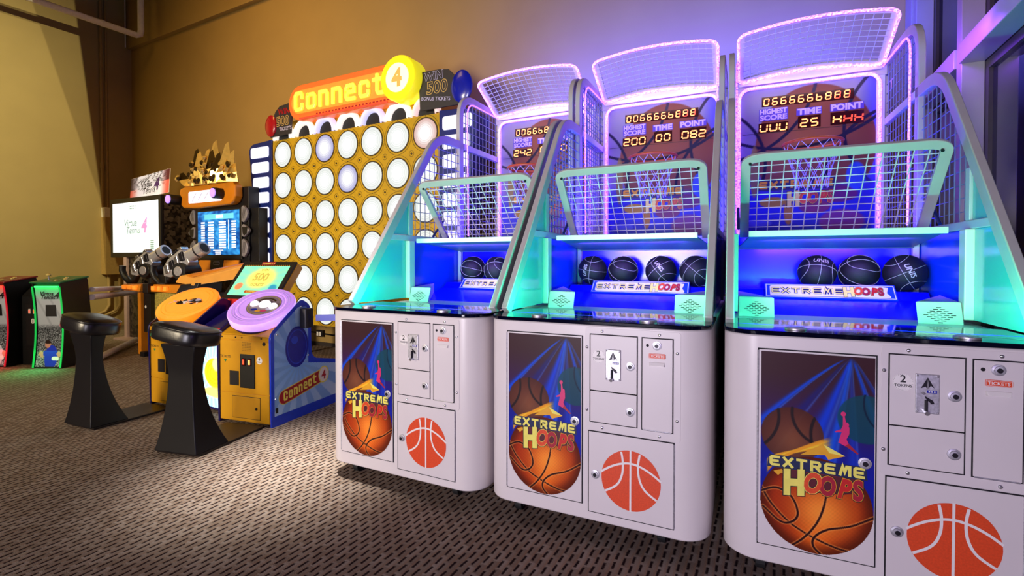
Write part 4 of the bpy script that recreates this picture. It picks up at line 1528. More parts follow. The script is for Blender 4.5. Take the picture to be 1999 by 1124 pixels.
def disc_rgb_factory(kind):
    def fn(a, b):
        r = np.hypot(a - .5, b - .5) / .5
        c = np.ones(a.shape + (3,))
        tint = {'w': (.90, .99, .95), 'b': (.80, .80, 1.0), 'p': (1.0, .86, .82)}[kind]
        edge = {'w': (.86, .88, .86), 'b': (.60, .60, .80), 'p': (.82, .64, .60)}[kind]
        k = np.clip((r - .50) / .5, 0, 1)[..., None]
        c = c * (1 - k) + np.array(edge) * k
        for rr in (.52, .66, .80):
            g = np.exp(-((r - rr) / .025) ** 2)[..., None] * .5
            c = c * (1 - g) + np.array(tint) * .74 * g
        return c
    return fn


def disc_object(kind):
    rr = .149
    fn = disc_rgb_factory(kind)
    rad = [0, .15, .30, .45, .49, .52, .55, .62, .66, .70, .77, .80, .83, .90, 1.0]
    seg = 32
    vs_, fs, cols = [(0, -.002, 0)], [], [(.5, .5)]
    for q_ in rad[1:]:
        for k in range(seg):
            t = 2 * PI * k / seg
            bulge = -.002 - .010 * (1 - q_ * q_)
            vs_.append((rr * q_ * math.cos(t), bulge, rr * 1.04 * q_ * math.sin(t)))
            cols.append((.5 + .5 * q_ * math.cos(t), .5 + .5 * q_ * math.sin(t)))
    vs_[0] = (0, -.012, 0)
    for k in range(seg):
        fs.append((0, 1 + k, 1 + (k + 1) % seg))
    for i in range(len(rad) - 2):
        for k in range(seg):
            l = (k + 1) % seg
            fs.append((1 + i * seg + k, 1 + (i + 1) * seg + k, 1 + (i + 1) * seg + l, 1 + i * seg + l))
    A = np.array([c_[0] for c_ in cols])
    B = np.array([c_[1] for c_ in cols])
    col = np.clip(fn(A, B), 0, 1)
    col = np.where(col <= 0.04045, col / 12.92, ((col + 0.055) / 1.055) ** 2.4)
    me = bpy.data.meshes.new('disc_light')
    me.from_pydata(vs_, [], fs)
    at = me.color_attributes.new('print', 'FLOAT_COLOR', 'POINT')
    at.data.foreach_set('color', np.concatenate([col, np.ones((len(col), 1))], 1).ravel())
    me.polygons.foreach_set('use_smooth', [True] * len(me.polygons))
    me.materials.append(M_disc)
    return me


disc_me = {k: disc_object(k) for k in 'wbp'}
rim0 = None
for j in range(6):
    for i in range(7):
        kind = 'b' if (i, j) in ((2, 0), (3, 1)) else 'p' if (i, j) == (6, 0) else 'w'
        o = bpy.data.objects.new('disc_light', disc_me[kind])
        C.objects.link(o)
        o.parent = gb
        o.location = (cx0 + i * pit, -.004, 2.54 - j * piz)
        if rim0 is None:
            mb = MB()
            mb.ell(GP, 0, 0, .162, .168, .0075, M_golddk, 36, inner=.92)
            mb.ell(GP, 0, 0, .186, .193, .0045, M_golddk, 36, inner=.985)
            rim0 = mb.build('disc_rim', gb, fix=False)
            rm = rim0
        else:
            rm = rim0.copy()
            C.objects.link(rm)
        rm.location = (cx0 + i * pit, 0, 2.54 - j * piz)
ros0 = None
for j in range(5):
    for i in range(6):
        if ros0 is None:
            mb = MB().lathe([(.012, 0), (.010, .006), (.004, .008)], M_golddk, (0, -.001, 0), 12, Matrix.Rotation(PI / 2, 3, 'X'))
            mb.ell(GP, 0, 0, .032, .034, .001, M_golddk, 20, inner=.9)
            ros0 = mb.build('rosette', gb, fix=False)
            ro = ros0
        else:
            ro = ros0.copy()
            C.objects.link(ro)
        ro.location = (cx0 + (i + .5) * pit, 0, 2.54 - (j + .5) * piz)
mb = MB()
for j in range(6):
    for i in range(6):
        mb.ell(GP, cx0 + (i + .5) * pit, 2.54 - j * piz, .006, .006, .002, M_golddk, 8)
for j in range(7):
    for i in range(7):
        mb.ell(GP, cx0 + i * pit, 2.735 - j * piz if j else 2.72, .006, .006, .002, M_golddk, 8)
stuff(mb.build('panel_screws', gb, fix=False))
# side light columns, leaning out towards the top
for sx in (-1, 1):
    xi = 1.316
    xo = lambda z: 1.520 + (z - .41) * .109
    out = [(sx * xi, .02), (sx * xo(.02), .02), (sx * xo(2.62), 2.62)] + [(sx * (xo(2.62) - .10 + .105 * math.cos(a)), 2.62 + .105 * math.sin(a)) for a in (.35, .8, 1.2, 1.5)] + [(sx * xi, 2.745)]
    col = MB().prism(out, 1, -.02, .24, M_bluecol).build('light_column', gb, bevel=.004)
    for k in range(11):
        zt = 2.672 - k * .1955
        zb = zt - .140
        if zb < .5:
            continue
        pts = rrect(xi + .045, zb, xo(zb) - .035, zt, .028, 4)
        MB().prism([(sx * a, b) for a, b in pts], 1, -.030, -.0205, M_win).build('light_window', col, bevel=.003)
# patterned back plate and coin rings standing behind the top edge
bp0 = MB().box((-1.16, .065, 2.731), (1.16, .085, 2.965), M_gold).build('back_plate', gb, bevel=.003)
g = MB()
BKP = Pl((0, .0645, 0), (1, 0, 0), (0, 0, 1))
for k in range(8):
    for q_ in range(3):
        g.ribbon(BKP, [(-1.12 + k * .3735 - .16 + q_ * .05, 2.955 - .02 * (q_ % 2)), (-1.12 + k * .3735 - .135 + q_ * .05, 2.925), (-1.12 + k * .3735 - .11 + q_ * .05, 2.955)], .007, .0008, M_golddk)
g.build('plate_pattern', bp0, fix=False)
for i in range(7):
    mt = M_ringpk if i == 6 else M_ringbl if i in (2, 4) else M_ring
    x = cx0 + i * pit
    prof = []
    for k in range(13):
        a = PI * k / 12
        prof.append((.152 - .034 * math.cos(a), .060 * math.sin(a)))
    fr = Matrix.Rotation(PI / 2, 3, 'X')
    vs_, fs = [], []
    seg = 40
    for r_, h in prof:
        for k in range(seg + 1):
            t = -.06 + (PI + .12) * k / seg
            vs_.append((x + r_ * math.cos(t), .03 - h, 2.732 + max(-.001, r_ * 1.12 * math.sin(t))))
    n_ = seg + 1
    for a in range(len(prof) - 1):
        for k in range(seg):
            fs.append((a * n_ + k, a * n_ + k + 1, (a + 1) * n_ + k + 1, (a + 1) * n_ + k))
    rg = MB().add(vs_, fs, mt).build('coin_ring', gb, smooth=60)
    hp = [(x + .118 * math.cos(PI * k / 20), 2.733 + .138 * math.sin(PI * k / 20)) for k in range(21)]
    MB().prism(hp, 1, .028, .034, M_hole).build('coin_slot', rg)
# orange stadium sign
SX = 4.32
sg = thing('x', 'x', 'x')
bpy.data.objects.remove(sg)
ys = -.10
r_o = .2125
zc = 3.102
xl, xr = -5.207 + SX + r_o, -3.42 + SX
stad = arc((xr, zc), r_o, -PI / 2, PI / 2, 14) + arc((xl, zc), r_o, PI / 2, 1.5 * PI, 14)
sign = MB().prism(stad, 1, ys, ys + .16, M_sgnor).build('sign_body', gb, bevel=.02, seg=3)
r_i = .138
stad2 = arc((xr, zc), r_i, -PI / 2, PI / 2, 14) + arc((xl + .0, zc), r_i, PI / 2, 1.5 * PI, 14)
MB().prism(stad2, 1, ys - .012, ys - .001, M_sgnin).build('sign_face', sign)
SF = Pl((0, ys - .0125, 0), (1, 0, 0), (0, 0, 1))
g = MB()
tech_text(g, SF, 'Connect', -5.060 + SX, 2.985, 1.42, .235, .050, .043, .0, M_sgnyel, depth=.03)
g.build('sign_letters', sign, bevel=.008)
g = MB()
SB = Pl((0, ys - .001, 0), (1, 0, 0), (0, 0, 1))
for k in range(22):
    g.rect(SB, -4.72 + SX + k * .052, 2.921, -4.69 + SX + k * .052, 2.937, .001, M_crim)
g.build('sign_dots', sign, fix=False)
MB().box((xl, ys - .020, 2.893), (xr - .2, ys - .001, 2.915), M_sgnred).build('sign_tube', sign, bevel=.008)
dx, dz = -3.425 + SX, 3.105
fr = Matrix.Rotation(PI / 2, 3, 'X')
disc = MB().lathe([(.225, -.14), (.238, -.12), (.238, .055), (.225, .072)], M_sgndisc, (dx, ys, dz), 48, fr).build('sign_disc', sign, smooth=40)
MB().lathe([(.150, .0725), (.150, .082), (.140, .085)], M_sgncen, (dx, ys, dz), 40, fr).build('disc_centre', disc, smooth=40)
S4 = Pl((0, ys - .086, 0), (1, 0, 0), (0, 0, 1))
g = MB()
g.text(S4, '4', dx, dz - .088, .25, .0005, M_sgn4, bold=.045)
g.build('disc_numeral', disc, fix=False)
# art boards at both ends of the sign: prize lettering and plain glossy discs
for sx in (-1, 1):
    yb = -.06
    AB = Pl((0, yb - .001, 0), (1, 0, 0), (0, 0, 1))
    if sx > 0:
        out = [(-3.22, 2.76), (-2.75, 2.76), (-2.62, 2.80), (-2.60, 2.90), (-2.80, 3.07), (-2.86, 3.13), (-2.98, 3.15), (-3.24, 3.16)]
        dc, mtd = (-2.697, 2.93), M_artblue
        wx, fx, bx = -3.045, -3.0, -2.985
    else:
        out = [(-5.22, 2.77), (-5.60, 2.76), (-5.64, 2.84), (-5.50, 3.07), (-5.42, 3.13), (-5.18, 3.15)]
        dc, mtd = (-5.575, 2.90), M_artred
        wx, fx, bx = -5.335, -5.36, -5.33
    pts = [(a + SX, b) for a, b in out]
    ab = MB().prism(pts, 1, yb, yb + .02, M_artbk).build('art_board', gb, bevel=.002)
    g = MB()
    if sx > 0:
        g.text(AB, 'WIN', wx + SX, 3.055, .118, .0016, M_artlil, bold=.035, shear=.1)
        g.text(AB, 'WIN', wx + SX, 3.055, .118, .0022, M_blackpr, bold=.005, shear=.1)
        g.text(AB, '500', fx + SX, 2.915, .175, .0016, M_arttan, bold=.045)
        g.text(AB, '500', fx + SX, 2.915, .175, .0022, M_artbk, bold=-.004)
        g.text(AB, 'BONUS TICKETS', bx + SX - .035, 2.84, .050, .0016, M_artlil, bold=.02, rot=-.14)
    else:
        g.text(AB, 'WIN', wx + SX, 3.02, .105, .0016, M_artred, bold=.02, shear=.1)
        g.text(AB, '500', fx + SX, 2.885, .16, .0016, M_arttan, bold=.045)
        g.text(AB, '500', fx + SX, 2.885, .16, .0022, M_artbk, bold=-.004)
        g.text(AB, 'TICKETS', bx + SX + .02, 2.82, .06, .0016, M_artlil, bold=.02)
    g.build('prize_lettering', ab, fix=False)
    dr = .112 if sx > 0 else .095
    MB().lathe([(dr * 1.0, -.012), (dr * 1.08, -.006), (dr * 1.08, .012), (dr * .94, .024), (dr * .5, .032), (.01, .034)], mtd, (dc[0] + SX, yb, dc[1]), 40,
               Matrix.Rotation(PI / 2, 3, 'X') @ Matrix.Diagonal((1, 1.32, 1))).build('plain_disc', ab, smooth=50)
# bracing legs behind the panel
for xx in (-1.0, 1.0):
    MB().box((xx - .03, .225, 0.0), (xx + .03, .285, 2.5), M_dark).build('rear_leg', gb, bevel=.003)

# ------------------------------------------------------------------ two-player console in front of the board
con = thing('player_console', 'yellow two-player game console with glowing orange and lilac disc buttons and blue sides', 'game console', (-3.9, 2.3, 0))
CO = Matrix.Translation((3.9, -2.3, 0))


def ped_xf(x, y, deg):
    return CO @ Matrix.Translation((x, y, 0)) @ Matrix.Rotation(R(deg), 4, 'Z')


def tilted(c, tilt, rot):
    return Matrix.Rotation(R(rot), 3, 'Z') @ Matrix.Rotation(R(tilt), 3, 'X')


def pedestal(xf, right):
    W_ = .51
    FP = Pl((0, 0, 0), (1, 0, 0), (0, 0, 1))
    body = MB(xf).prism([(0.004, .02), (.55, .02), (.55, .30), (.36, .42), (.34, .80), (.28, .82), (.02, .66), (0.004, .64)], 0, -W_ + .018, -.018, M_pedyel).build('pedestal_body', con, bevel=.004)
    sidep = round_path([(0, 0), (-.012, .665), (.29, .89), (.375, .84), (.385, .46), (.43, .41), (.80, .33), (.80, 0)], .035, 4)
    for sx, x0 in ((-1, -W_), (1, -.017)):
        sd = MB(xf).prism(sidep, 0, x0, x0 + .017, M_artblue2 if (right and sx > 0) else M_pednavy).build('side_panel', con, bevel=.003)
        if right and sx > 0:
            SP = Pl((.0005, 0, 0), (0, 1, 0), (0, 0, 1))

            def rays(a, b):
                y, z = a * .80, b * .9
                th = np.arctan2(z - .42, y - .26)
                k = (np.sin(th * 17) > 0).astype(float)
                d = np.clip(np.hypot(y - .26, z - .42) / .6, 0, 1)
                c = np.stack([.46 + .36 * d * k + .06 * (1 - k), .70 + .20 * k * d, .95 + .05 * k], -1)
                return c
            keepf = lambda a, b: (b * .9 > .075) and (b * .9 < .655 + (a * .8 - .0) * .74 if a * .8 < .28 else True) and ((a * .8 < .36) or (b * .9 < .475 - (a * .8) * .20)) and b * .9 < .845 and a > .015
            pr_ = print_grid('sunburst_print', SP, 0.0, 0, .80, .90, 128, 144, rays, M_print, sd, .0005, keep=keepf)
            pr_.data.transform(xf)
            g = MB(xf)
            g.ribbon(SP, [(min(max(a_, .006), .794), max(b_, .004)) for a_, b_ in sidep], .030, .0010, M_artblue2, closed=True)
            g.ell(SP, .245, .545, .118, .155, .0012, M_artblue, 40)
            g.ell(SP, .245, .545, .10, .132, .0016, M_artblue2, 40, inner=.93)
            g.ell(SP, .22, .60, .035, .03, .0018, M_artblue2, 20)
            st_ = arc((.50, .265), .052, -PI / 2, PI / 2, 8) + arc((.115, .195), .052, PI / 2, 1.5 * PI, 8)
            g.poly(SP, st_, .0016, M_crim)
            g.ribbon(SP, st_, .008, .0019, M_yel, closed=True)
            tech_text(g, SP, 'Connect', .105, .165, .345, .072, .010, .015, .0024, M_yel, slope=.18)
            g.ell(SP, .535, .272, .062, .068, .0024, M_yel, 28)
            g.ell(SP, .535, .272, .052, .058, .0027, M_prwhite, 28)
            g.text(SP, '4', .535, .238, .095, .0030, M_crim, bold=.04)
            g.rect(SP, .03, .095, .055, .135, .0014, M_blackpr)
            g.build('side_lettering', sd, fix=False)
            for by, bz in ((.045, .665), (.285, .845), (.36, .46), (.76, .30), (.03, .20)):
                MB(xf).sphere((.001, by, bz), .008, M_chrome, 10, 6).build('bolt', sd, smooth=60)
    # front plates
    up = MB(xf).box((-W_ + .03, -.004, .235), (-.022, .003, .612), M_pedyel).build('upper_door', con, bevel=.002)
    lo = MB(xf).box((-W_ + .03, -.004, .03), (-.022, .003, .228), M_pedyel).build('lower_plate', con, bevel=.002)
    tp = MB(xf).box((-W_ + .022, -.004, .620), (-.020, .010, .652), M_pedyel).build('top_plate', con, bevel=.002)
    ld = MB(xf).box((-.361, -.008, .050), (-.103, -.0045, .205), M_pedyel2).build('access_door', lo, bevel=.0015)
    g = MB(xf)
    g.ribbon(FP, [(-.363, .048), (-.101, .048), (-.101, .207), (-.363, .207)], .004, .0046, M_golddk, closed=True)
    g.text(FP, 'TICKETS', -.43, .484, .026, .0046, M_blackpr, bold=.015)
    g.poly(FP, [(-.445, .470), (-.415, .470), (-.43, .450)], .0046, M_greentop)
    for j in range(6):
        for k in range(8):
            g.ell(FP, -.225 + (k - 3.5) * .0105, .592 + (j - 2.5) * .0115 - .02, .0028, .0028, .0046, M_blackpr, 6)
    g.build('front_lettering', up, fix=False)
    MB(xf).sphere((-.135, -.010, .128), .010, M_dark, 10, 6).build('door_knob', ld, smooth=60)
    MB(xf).lathe([(.014, 0), (.012, .005)], M_dark, (-.064, -.005, .600), 14, Matrix.Rotation(PI / 2, 3, 'X')).build('lock', up, smooth=40)
    MB(xf).box((-.389, -.006, .284), (-.302, -.0045, .390), M_blackpr).build('ticket_slot', up)
    cd = MB(xf).box((-.284, -.012, .272), (-.150, -.0045, .518), M_black).build('coin_panel', up, bevel=.003)
    for xx in (-.245, -.190):
        MB(xf).box((xx - .016, -.016, .435), (xx + .016, -.0125, .490), M_ledbk).build('coin_slot', cd, bevel=.002)
        MB(xf).box((xx - .010, -.0185, .445), (xx + .006, -.0165, .480), M_ledr if xx < -.2 else M_led).build('slot_lamp', cd)
    stk = MB(xf).lathe([(.026, 0), (.026, .0015)], M_prwhite, (-.108, -.0046, .478), 24, Matrix.Rotation(PI / 2, 3, 'X')).build('token_sticker', up)
    g = MB(xf)
    g.text(FP, '4', -.108, .478, .030, .0066, M_blackpr, bold=.02)
    g.text(FP, 'TOKENS', -.108, .465, .010, .0066, M_blackpr, bold=.02)
    g.build('sticker_lettering', stk, fix=False)
    for xx in (-.46, -.33, -.27, -.09):
        MB(xf).sphere((xx, -.005, .637), .006, M_dark, 8, 5).build('bolt', tp)


xfR, xfL = ped_xf(-3.126, 2.282, 9), ped_xf(-4.065, 2.245, 5)
pedestal(xfR, True)
pedestal(xfL, False)


def disc_button(c, tilt, rot, face, rim, purple):
    c = Vector(c) + Vector((3.9, -2.3, 0))
    frm = tilted(c, tilt, rot)
    MB().lathe([(.205, -.125), (.230, -.088), (.231, -.075)], M_pednavy, c, 48, frm).build('button_cup', con, smooth=40)
    b = MB().lathe([(.226, -.074), (.238, -.062), (.240, -.010), (.236, -.002)], rim, c, 56, frm).build('disc_button', con, smooth=50)
    MB().lathe([(.2355, -.0015), (.22, .004), (.16, .006), (.01, .0065)], face, c, 56, frm).build('button_face', b, smooth=50)
    pl = Pl(c + frm @ Vector((0, 0, .0075)), frm @ Vector((1, 0, 0)), frm @ Vector((0, 1, 0)))
    g = MB()
    if purple:
        for rr in (.205, .19, .175, .16):
            g.ell(pl, 0, 0, rr, rr, .0004, M_artlil if rr != .175 else M_btnpu_r, 48, inner=.985)
        g.ell(pl, .02, .0, .125, .125, .0004, mat('grey_lilac_print', '8a7a88', .4), 40)
        g.ell(pl, .02, .0, .117, .117, .0008, M_arttan, 40, inner=.96)
        for k in range(5):
            a = 4.0 + k * .5
            g.ell(pl, .02 + .08 * math.cos(a), .075 * math.sin(a), .024, .014, .0010, (M_artblue, M_yel2, M_magenta, M_artlil, M_greentop)[k], 16)
        g.ribbon(pl, arc((.02, 0), .085, .7, 2.3, 10), .014, .0010, M_golddk)
        g.build('button_print', b, fix=False)
        for bx, by, rr in ((-.055, .01, .030), (.025, .005, .042), (.098, -.022, .030)):
            MB().lathe([(rr, 0), (rr, .010), (rr * .8, .018), (rr * .3, .021)], M_btnlens, pl.p(bx, by, .0015), 24, frm).build('push_button', b, smooth=50)
    else:
        for rr in (.20, .17):
            g.ell(pl, 0, 0, rr, rr, .0004, M_btnor_r, 48, inner=.985)
        random.seed(3)
        for k in range(22):
            a = random.uniform(-.13, .13)
            g.poly(pl, [(a - .03, random.uniform(-.04, .04)), (a + random.uniform(.02, .06), random.uniform(-.02, .03)), (a + random.uniform(-.01, .03), random.uniform(-.045, .055))], .0006 + k * .00002, (M_blackpr, M_artlil, M_dark, M_prwhite)[k % 4] if k % 2 else M_blackpr)
        g.build('button_print', b, fix=False)


disc_button((-3.399, 2.40, .855), 30, 28, M_btnpu, M_btnpu_r, True)
disc_button((-4.371, 2.40, .842), 30, 22, M_btnor, M_btnor_r, False)

# centre panel with backlit picture, between the pedestals
CX = Matrix.Identity(4)
MB(CO).prism([(2.315, .02), (2.60, .02), (2.60, .82), (2.315, .66)], 0, -4.045, -3.640, M_pednavy).build('centre_panel', con, bevel=.004)
MB(CO).box((-4.04, 2.300, .655), (-3.645, 2.3145, .672), M_red).build('trim_strip', con, bevel=.002)
CP = Pl((0, 2.3145 - 2.3, 0), (1, 0, 0), (0, 0, 1))


def centre_rgb(a, b):
    x, z = a - .5, b
    c = np.ones(a.shape + (3,)) * np.array([.72, .86, .96])
    c = c * (1 - .25 * np.abs(np.sin(np.arctan2(z - .45, x + .15) * 9))[..., None] * np.array([1, .4, .1]))
    d = np.hypot((x + .02) / .36, (z - .46) / .20)
    k = (1 / (1 + np.exp((d - 1) * 40)))[..., None]
    c = c * (1 - k) + np.array([1.0, .80, .12]) * k
    for q_ in (.95, .70, .45):
        g_ = np.exp(-((d - q_) / .05) ** 2)[..., None]
        c = c * (1 - .7 * g_) + np.array([.80, .50, .05]) * .7 * g_
    d2 = np.hypot((x - .05) / .16, (z - .58) / .09)
    k = (1 / (1 + np.exp((d2 - 1) * 30)))[..., None]
    c = c * (1 - k) + np.array([1.0, .95, .55]) * k
    d3 = np.hypot((x - .0) / .42, (z - .20) / .07)
    k = (1 / (1 + np.exp((d3 - 1) * 30)))[..., None]
    c = c * (1 - k * .8) + np.array([1.0, .86, .30]) * k * .8
    return c


print_grid('backlit_picture', CP, -.135, .04, .25, .63, 40, 60, centre_rgb, M_litb, con, .001)
# display of the console, leaning back between the two discs
MX = CO @ Matrix.Translation((-3.93, 2.66, .86)) @ Matrix.Rotation(R(9), 4, 'Z') @ Matrix.Rotation(R(-38), 4, 'X')
MB(MX).box((-.30, 0, 0), (.30, .07, .40), M_pedyel).build('display_housing', con, bevel=.006)
bz = MB(MX).box((-.305, -.018, -.005), (.295, -.001, .405), M_black).build('display_bezel', con, bevel=.004)


def tvrgb(a, b):
    c = np.ones(a.shape + (3,)) * np.array([.42, .82, .66])
    th = np.arctan2(b - .55, a - .5)
    k = (np.sin(th * 14) > 0)[..., None] * .5
    c = c * (1 - k) + np.array([.50, .88, .60]) * k
    d = np.hypot((a - .52) / .30, (b - .58) / .34)
    q_ = (1 / (1 + np.exp((d - 1) * 12)))[..., None]
    c = c * (1 - q_) + np.array([.84, .84, .38]) * q_
    for cx_, cy_, rr, col in ((.14, .30, .085, (.80, .45, .30)), (.88, .26, .085, (.15, .50, .62))):
        d = np.hypot((a - cx_), (b - cy_) * .7) / rr
        q_ = (1 / (1 + np.exp((d - 1) * 20)))[..., None]
        c = c * (1 - q_) + np.array(col) * q_
    return c


TP_ = Pl((0, -.0185, 0), (1, 0, 0), (0, 0, 1))
sc = print_grid('display_screen', TP_, -.262, .035, .252, .352, 48, 36, tvrgb, M_lit, bz, .0005)
sc.data.transform(MX)
g = MB(MX)
g.text(TP_, 'WIN', 0, .295, .04, .0012, M_arttan, bold=.02)
g.text(TP_, '500', 0, .195, .11, .0012, M_arttan, bold=.03)
g.text(TP_, '500', 0, .195, .11, .0016, M_yel, bold=-.01)
g.text(TP_, 'TICKETS', 0, .135, .04, .0012, M_arttan, bold=.02)
g.rect(TP_, -.09, .062, .08, .088, .0012, M_hoop)
g.text(TP_, 'CONNECT', -.005, .066, .024, .0018, M_yel, bold=.02)
g.rect(TP_, -.08, .366, .07, .398, .0012, M_crim)
g.text(TP_, 'CONNECT 4', -.005, .373, .024, .0018, M_yel, bold=.02)
for k in range(24):
    g.rect(TP_, -.262 + k * .0215, .353, -.252 + k * .0215, .362, .0012, M_yel2)
g.build('display_lettering', bz, fix=False)
MB(CO).box((-4.14, 2.60, .74), (-3.68, 2.72, .87), M_red).build('display_base', con, bevel=.004)
MB(CO).box((-4.06, 2.61, 0), (-3.66, 2.9, .735), M_pednavy).build('rear_box', con, bevel=.004)
# belt cassette on the right side and its blue barrier belt
bc = MB(xfR).prism(rrect(.003, .262, .075, .350, .02), 2, .685, .832, M_dark).build('belt_cassette', con, smooth=30, bevel=.003)
MB(CO).hull8([(-3.085, 2.632, .733), (-3.082, 2.629, .733), (-2.235, 3.077, .745), (-2.238, 3.080, .745)],
             [(-3.085, 2.632, .782), (-3.082, 2.629, .782), (-2.235, 3.077, .800), (-2.238, 3.080, .800)], M_pedblue).build('barrier_belt', con)


# ------------------------------------------------------------------ stools on plates
def stool(x, y, deg, label, plate_len):
    s = thing('stool', label, 'stool', (x, y, 0), R(deg), 'black pedestal stools')
    # base plate running to the console
    MB().box((-.165, .02, 0.001), (.165, plate_len, .016), M_plate).build('floor_plate', s, bevel=.003)
    rows = []
    for k in range(15):
        q_ = k / 14
        z = .016 + .664 * q_
        flare = (1 - q_) ** 2.6
        tops = max(0, q_ - .72) ** 1.3 * .9
        hw = .092 + .073 * flare + .25 * tops
        yf = .0 + .0 * flare + .045 * (1 - flare) - .12 * tops
        yb_ = .115 + .13 * flare + .06 * tops
        rows.append([(-hw, yf, z), (hw, yf, z), (hw, yb_, z), (-hw, yb_, z)])
    vs_ = [p_ for r_ in rows for p_ in r_]
    fs = [(3, 2, 1, 0), tuple(14 * 4 + k for k in range(4))]
    for i in range(14):
        for k in range(4):
            l = (k + 1) % 4
            fs.append((i * 4 + k, i * 4 + l, i * 4 + 4 + l, i * 4 + 4 + k))
    MB().add(vs_, fs, M_stool).build('column', s, smooth=35, bevel=.006)
    tl = Matrix.Translation((-.01, .10, .735)) @ Matrix.Rotation(R(-6), 4, 'X') @ Matrix.Rotation(R(9), 4, 'Y')
    outl = [(.190 * math.copysign(abs(math.cos(a)) ** .62, math.cos(a)), .140 * math.copysign(abs(math.sin(a)) ** .62, math.sin(a))) for a in [2 * PI * k / 48 for k in range(48)]]
    prof = [(.80, -.048), (.95, -.046), (.99, -.036), (1.0, -.015), (1.0, .022), (.975, .042), (.90, .052), (.6, .058), (.05, .060)]
    vs_, fs = [], []
    for sc_, h in prof:
        vs_ += [(a * sc_, b * sc_, h) for a, b in outl]
    n_ = len(outl)
    for i in range(len(prof) - 1):
        for k in range(n_):
            l = (k + 1) % n_
            fs.append((i * n_ + k, i * n_ + l, (i + 1) * n_ + l, (i + 1) * n_ + k))
    fs += [tuple(range(n_))[::-1], tuple(range((len(prof) - 1) * n_, len(prof) * n_))]
    seat = MB(tl).add(vs_, fs, M_leather).build('seat', s, smooth=50)
    pp = []
    for a, b in outl:
        pp.append(tl @ Vector((a * .985, b * .985, .041)))
    MB().tube(pp, .004, M_leather, seg=6, closed=True).build('piping', seat, smooth=60)
    return s


stool(-4.365, 1.635, 5, 'left black pedestal stool, farther from the basketball machines', .56)
stool(-3.215, 1.68, 13, 'right black pedestal stool in front of the yellow console', .56)

# ------------------------------------------------------------------ shooting game cabinet (orange, gold sculpture on top)
sh = thing('shooting_game_cabinet', 'orange and black shooting game cabinet with blue score screen and gold sculpture on top', 'arcade machine', (-6.95 * .93, 4.2 * .93, 1.2 * .07))
sh.scale = (.93, .93, .93)
SXF = Matrix.Translation((6.95, -4.2, 0))
MB(SXF).box((-7.44, 4.27, -.0903), (-6.30, 4.425, 2.22), M_black).build('cabinet', sh, bevel=.008)
MB(SXF).box((-6.298, 4.29, -.0903), (-6.12, 4.425, 1.92), M_black).build('side_box', sh, bevel=.006)
bz = MB(SXF).box((-7.49, 4.235, 1.22), (-6.41, 4.269, 1.935), M_tvbz).build('screen_bezel', sh, bevel=.006)
TS = Pl((-6.945 + 6.95, 4.2345 - 4.2, 0), (1, 0, 0), (0, 0, 1))


def blue_screen(a, b):
    n = np.sin(a * 31 + 3 * np.sin(b * 17)) * np.sin(b * 23 + 2 * np.sin(a * 13))
    m_ = np.sin(a * 9 + b * 6) * .5 + .5
    return np.stack([.05 + .10 * m_ + .08 * n, .32 + .18 * m_ + .14 * n, .62 + .16 * m_ + .14 * n], -1)


sc = print_grid('score_screen', TS, -.487, 1.283, .487, 1.907, 60, 40, blue_screen, M_lit, bz, .0006)
g = MB()
g.rect(TS, -.32, 1.79, .36, 1.865, .0010, mat('cyan_banner', '6ad0e0', .4, emit='5cc8e0', strength=.8))
g.rect(TS, -.05, 1.805, .12, 1.85, .0016, M_scrb)
for x0, w in ((-.36, .09), (-.17, .13), (.10, .16), (.36, .10)):
    for k in range(11):
        g.rect(TS, x0 - w / 2, 1.735 - k * .036, x0 + w / 2, 1.757 - k * .036, .0012, M_scrb)
g.rect(TS, .235, 1.36, .245, 1.77, .0012, M_scrb)
for k, w in enumerate((.24, .14, .13)):
    g.rect(TS, -w / 2, 1.338 - k * .026, w / 2, 1.350 - k * .026, .0012, M_scrb)
g.build('screen_rows', sc, fix=False)
# silver wings beside the screen, each of three plates
for sx in (-1, 1):
    cxm = 0.005
    for k, (z0, z1) in enumerate(((1.245, 1.50), (1.52, 1.70), (1.72, 1.955))):
        xa, xb = .548, .66 + (.03 if k == 1 else 0)
        pts = [(xa, z0 + .02), (xa + .05, z0), (xb, z0 + .06), (xb + .02, (z0 + z1) / 2), (xb, z1 - .06), (xa + .04, z1), (xa, z1 - .02)]
        w = MB().prism([(cxm + sx * a, b) for a, b in pts], 1, .02, .06, M_silver).build('wing_plate', sh, bevel=.008)
        WPp = Pl((cxm, .0195, 0), (1, 0, 0), (0, 0, 1))
        g = MB()
        if k == 1:
            g.poly(WPp, [(sx * (xa + .02), z1 - .04), (sx * (xb - .01), z1 - .04), (sx * (xb - .02), z0 + .05), (sx * (xa + .06), z0 + .02), (sx * (xa + .03), z0 + .05)][::sx], .0008, M_tvbz)
        else:
            for q_ in range(3):
                g.ribbon(WPp, [(sx * (xa + .02 + q_ * .02), z0 + .06), (sx * (xa + .05 + q_ * .02), z1 - .05)], .006, .0008, M_tvbz)
        g.build('wing_mark', w, fix=False)
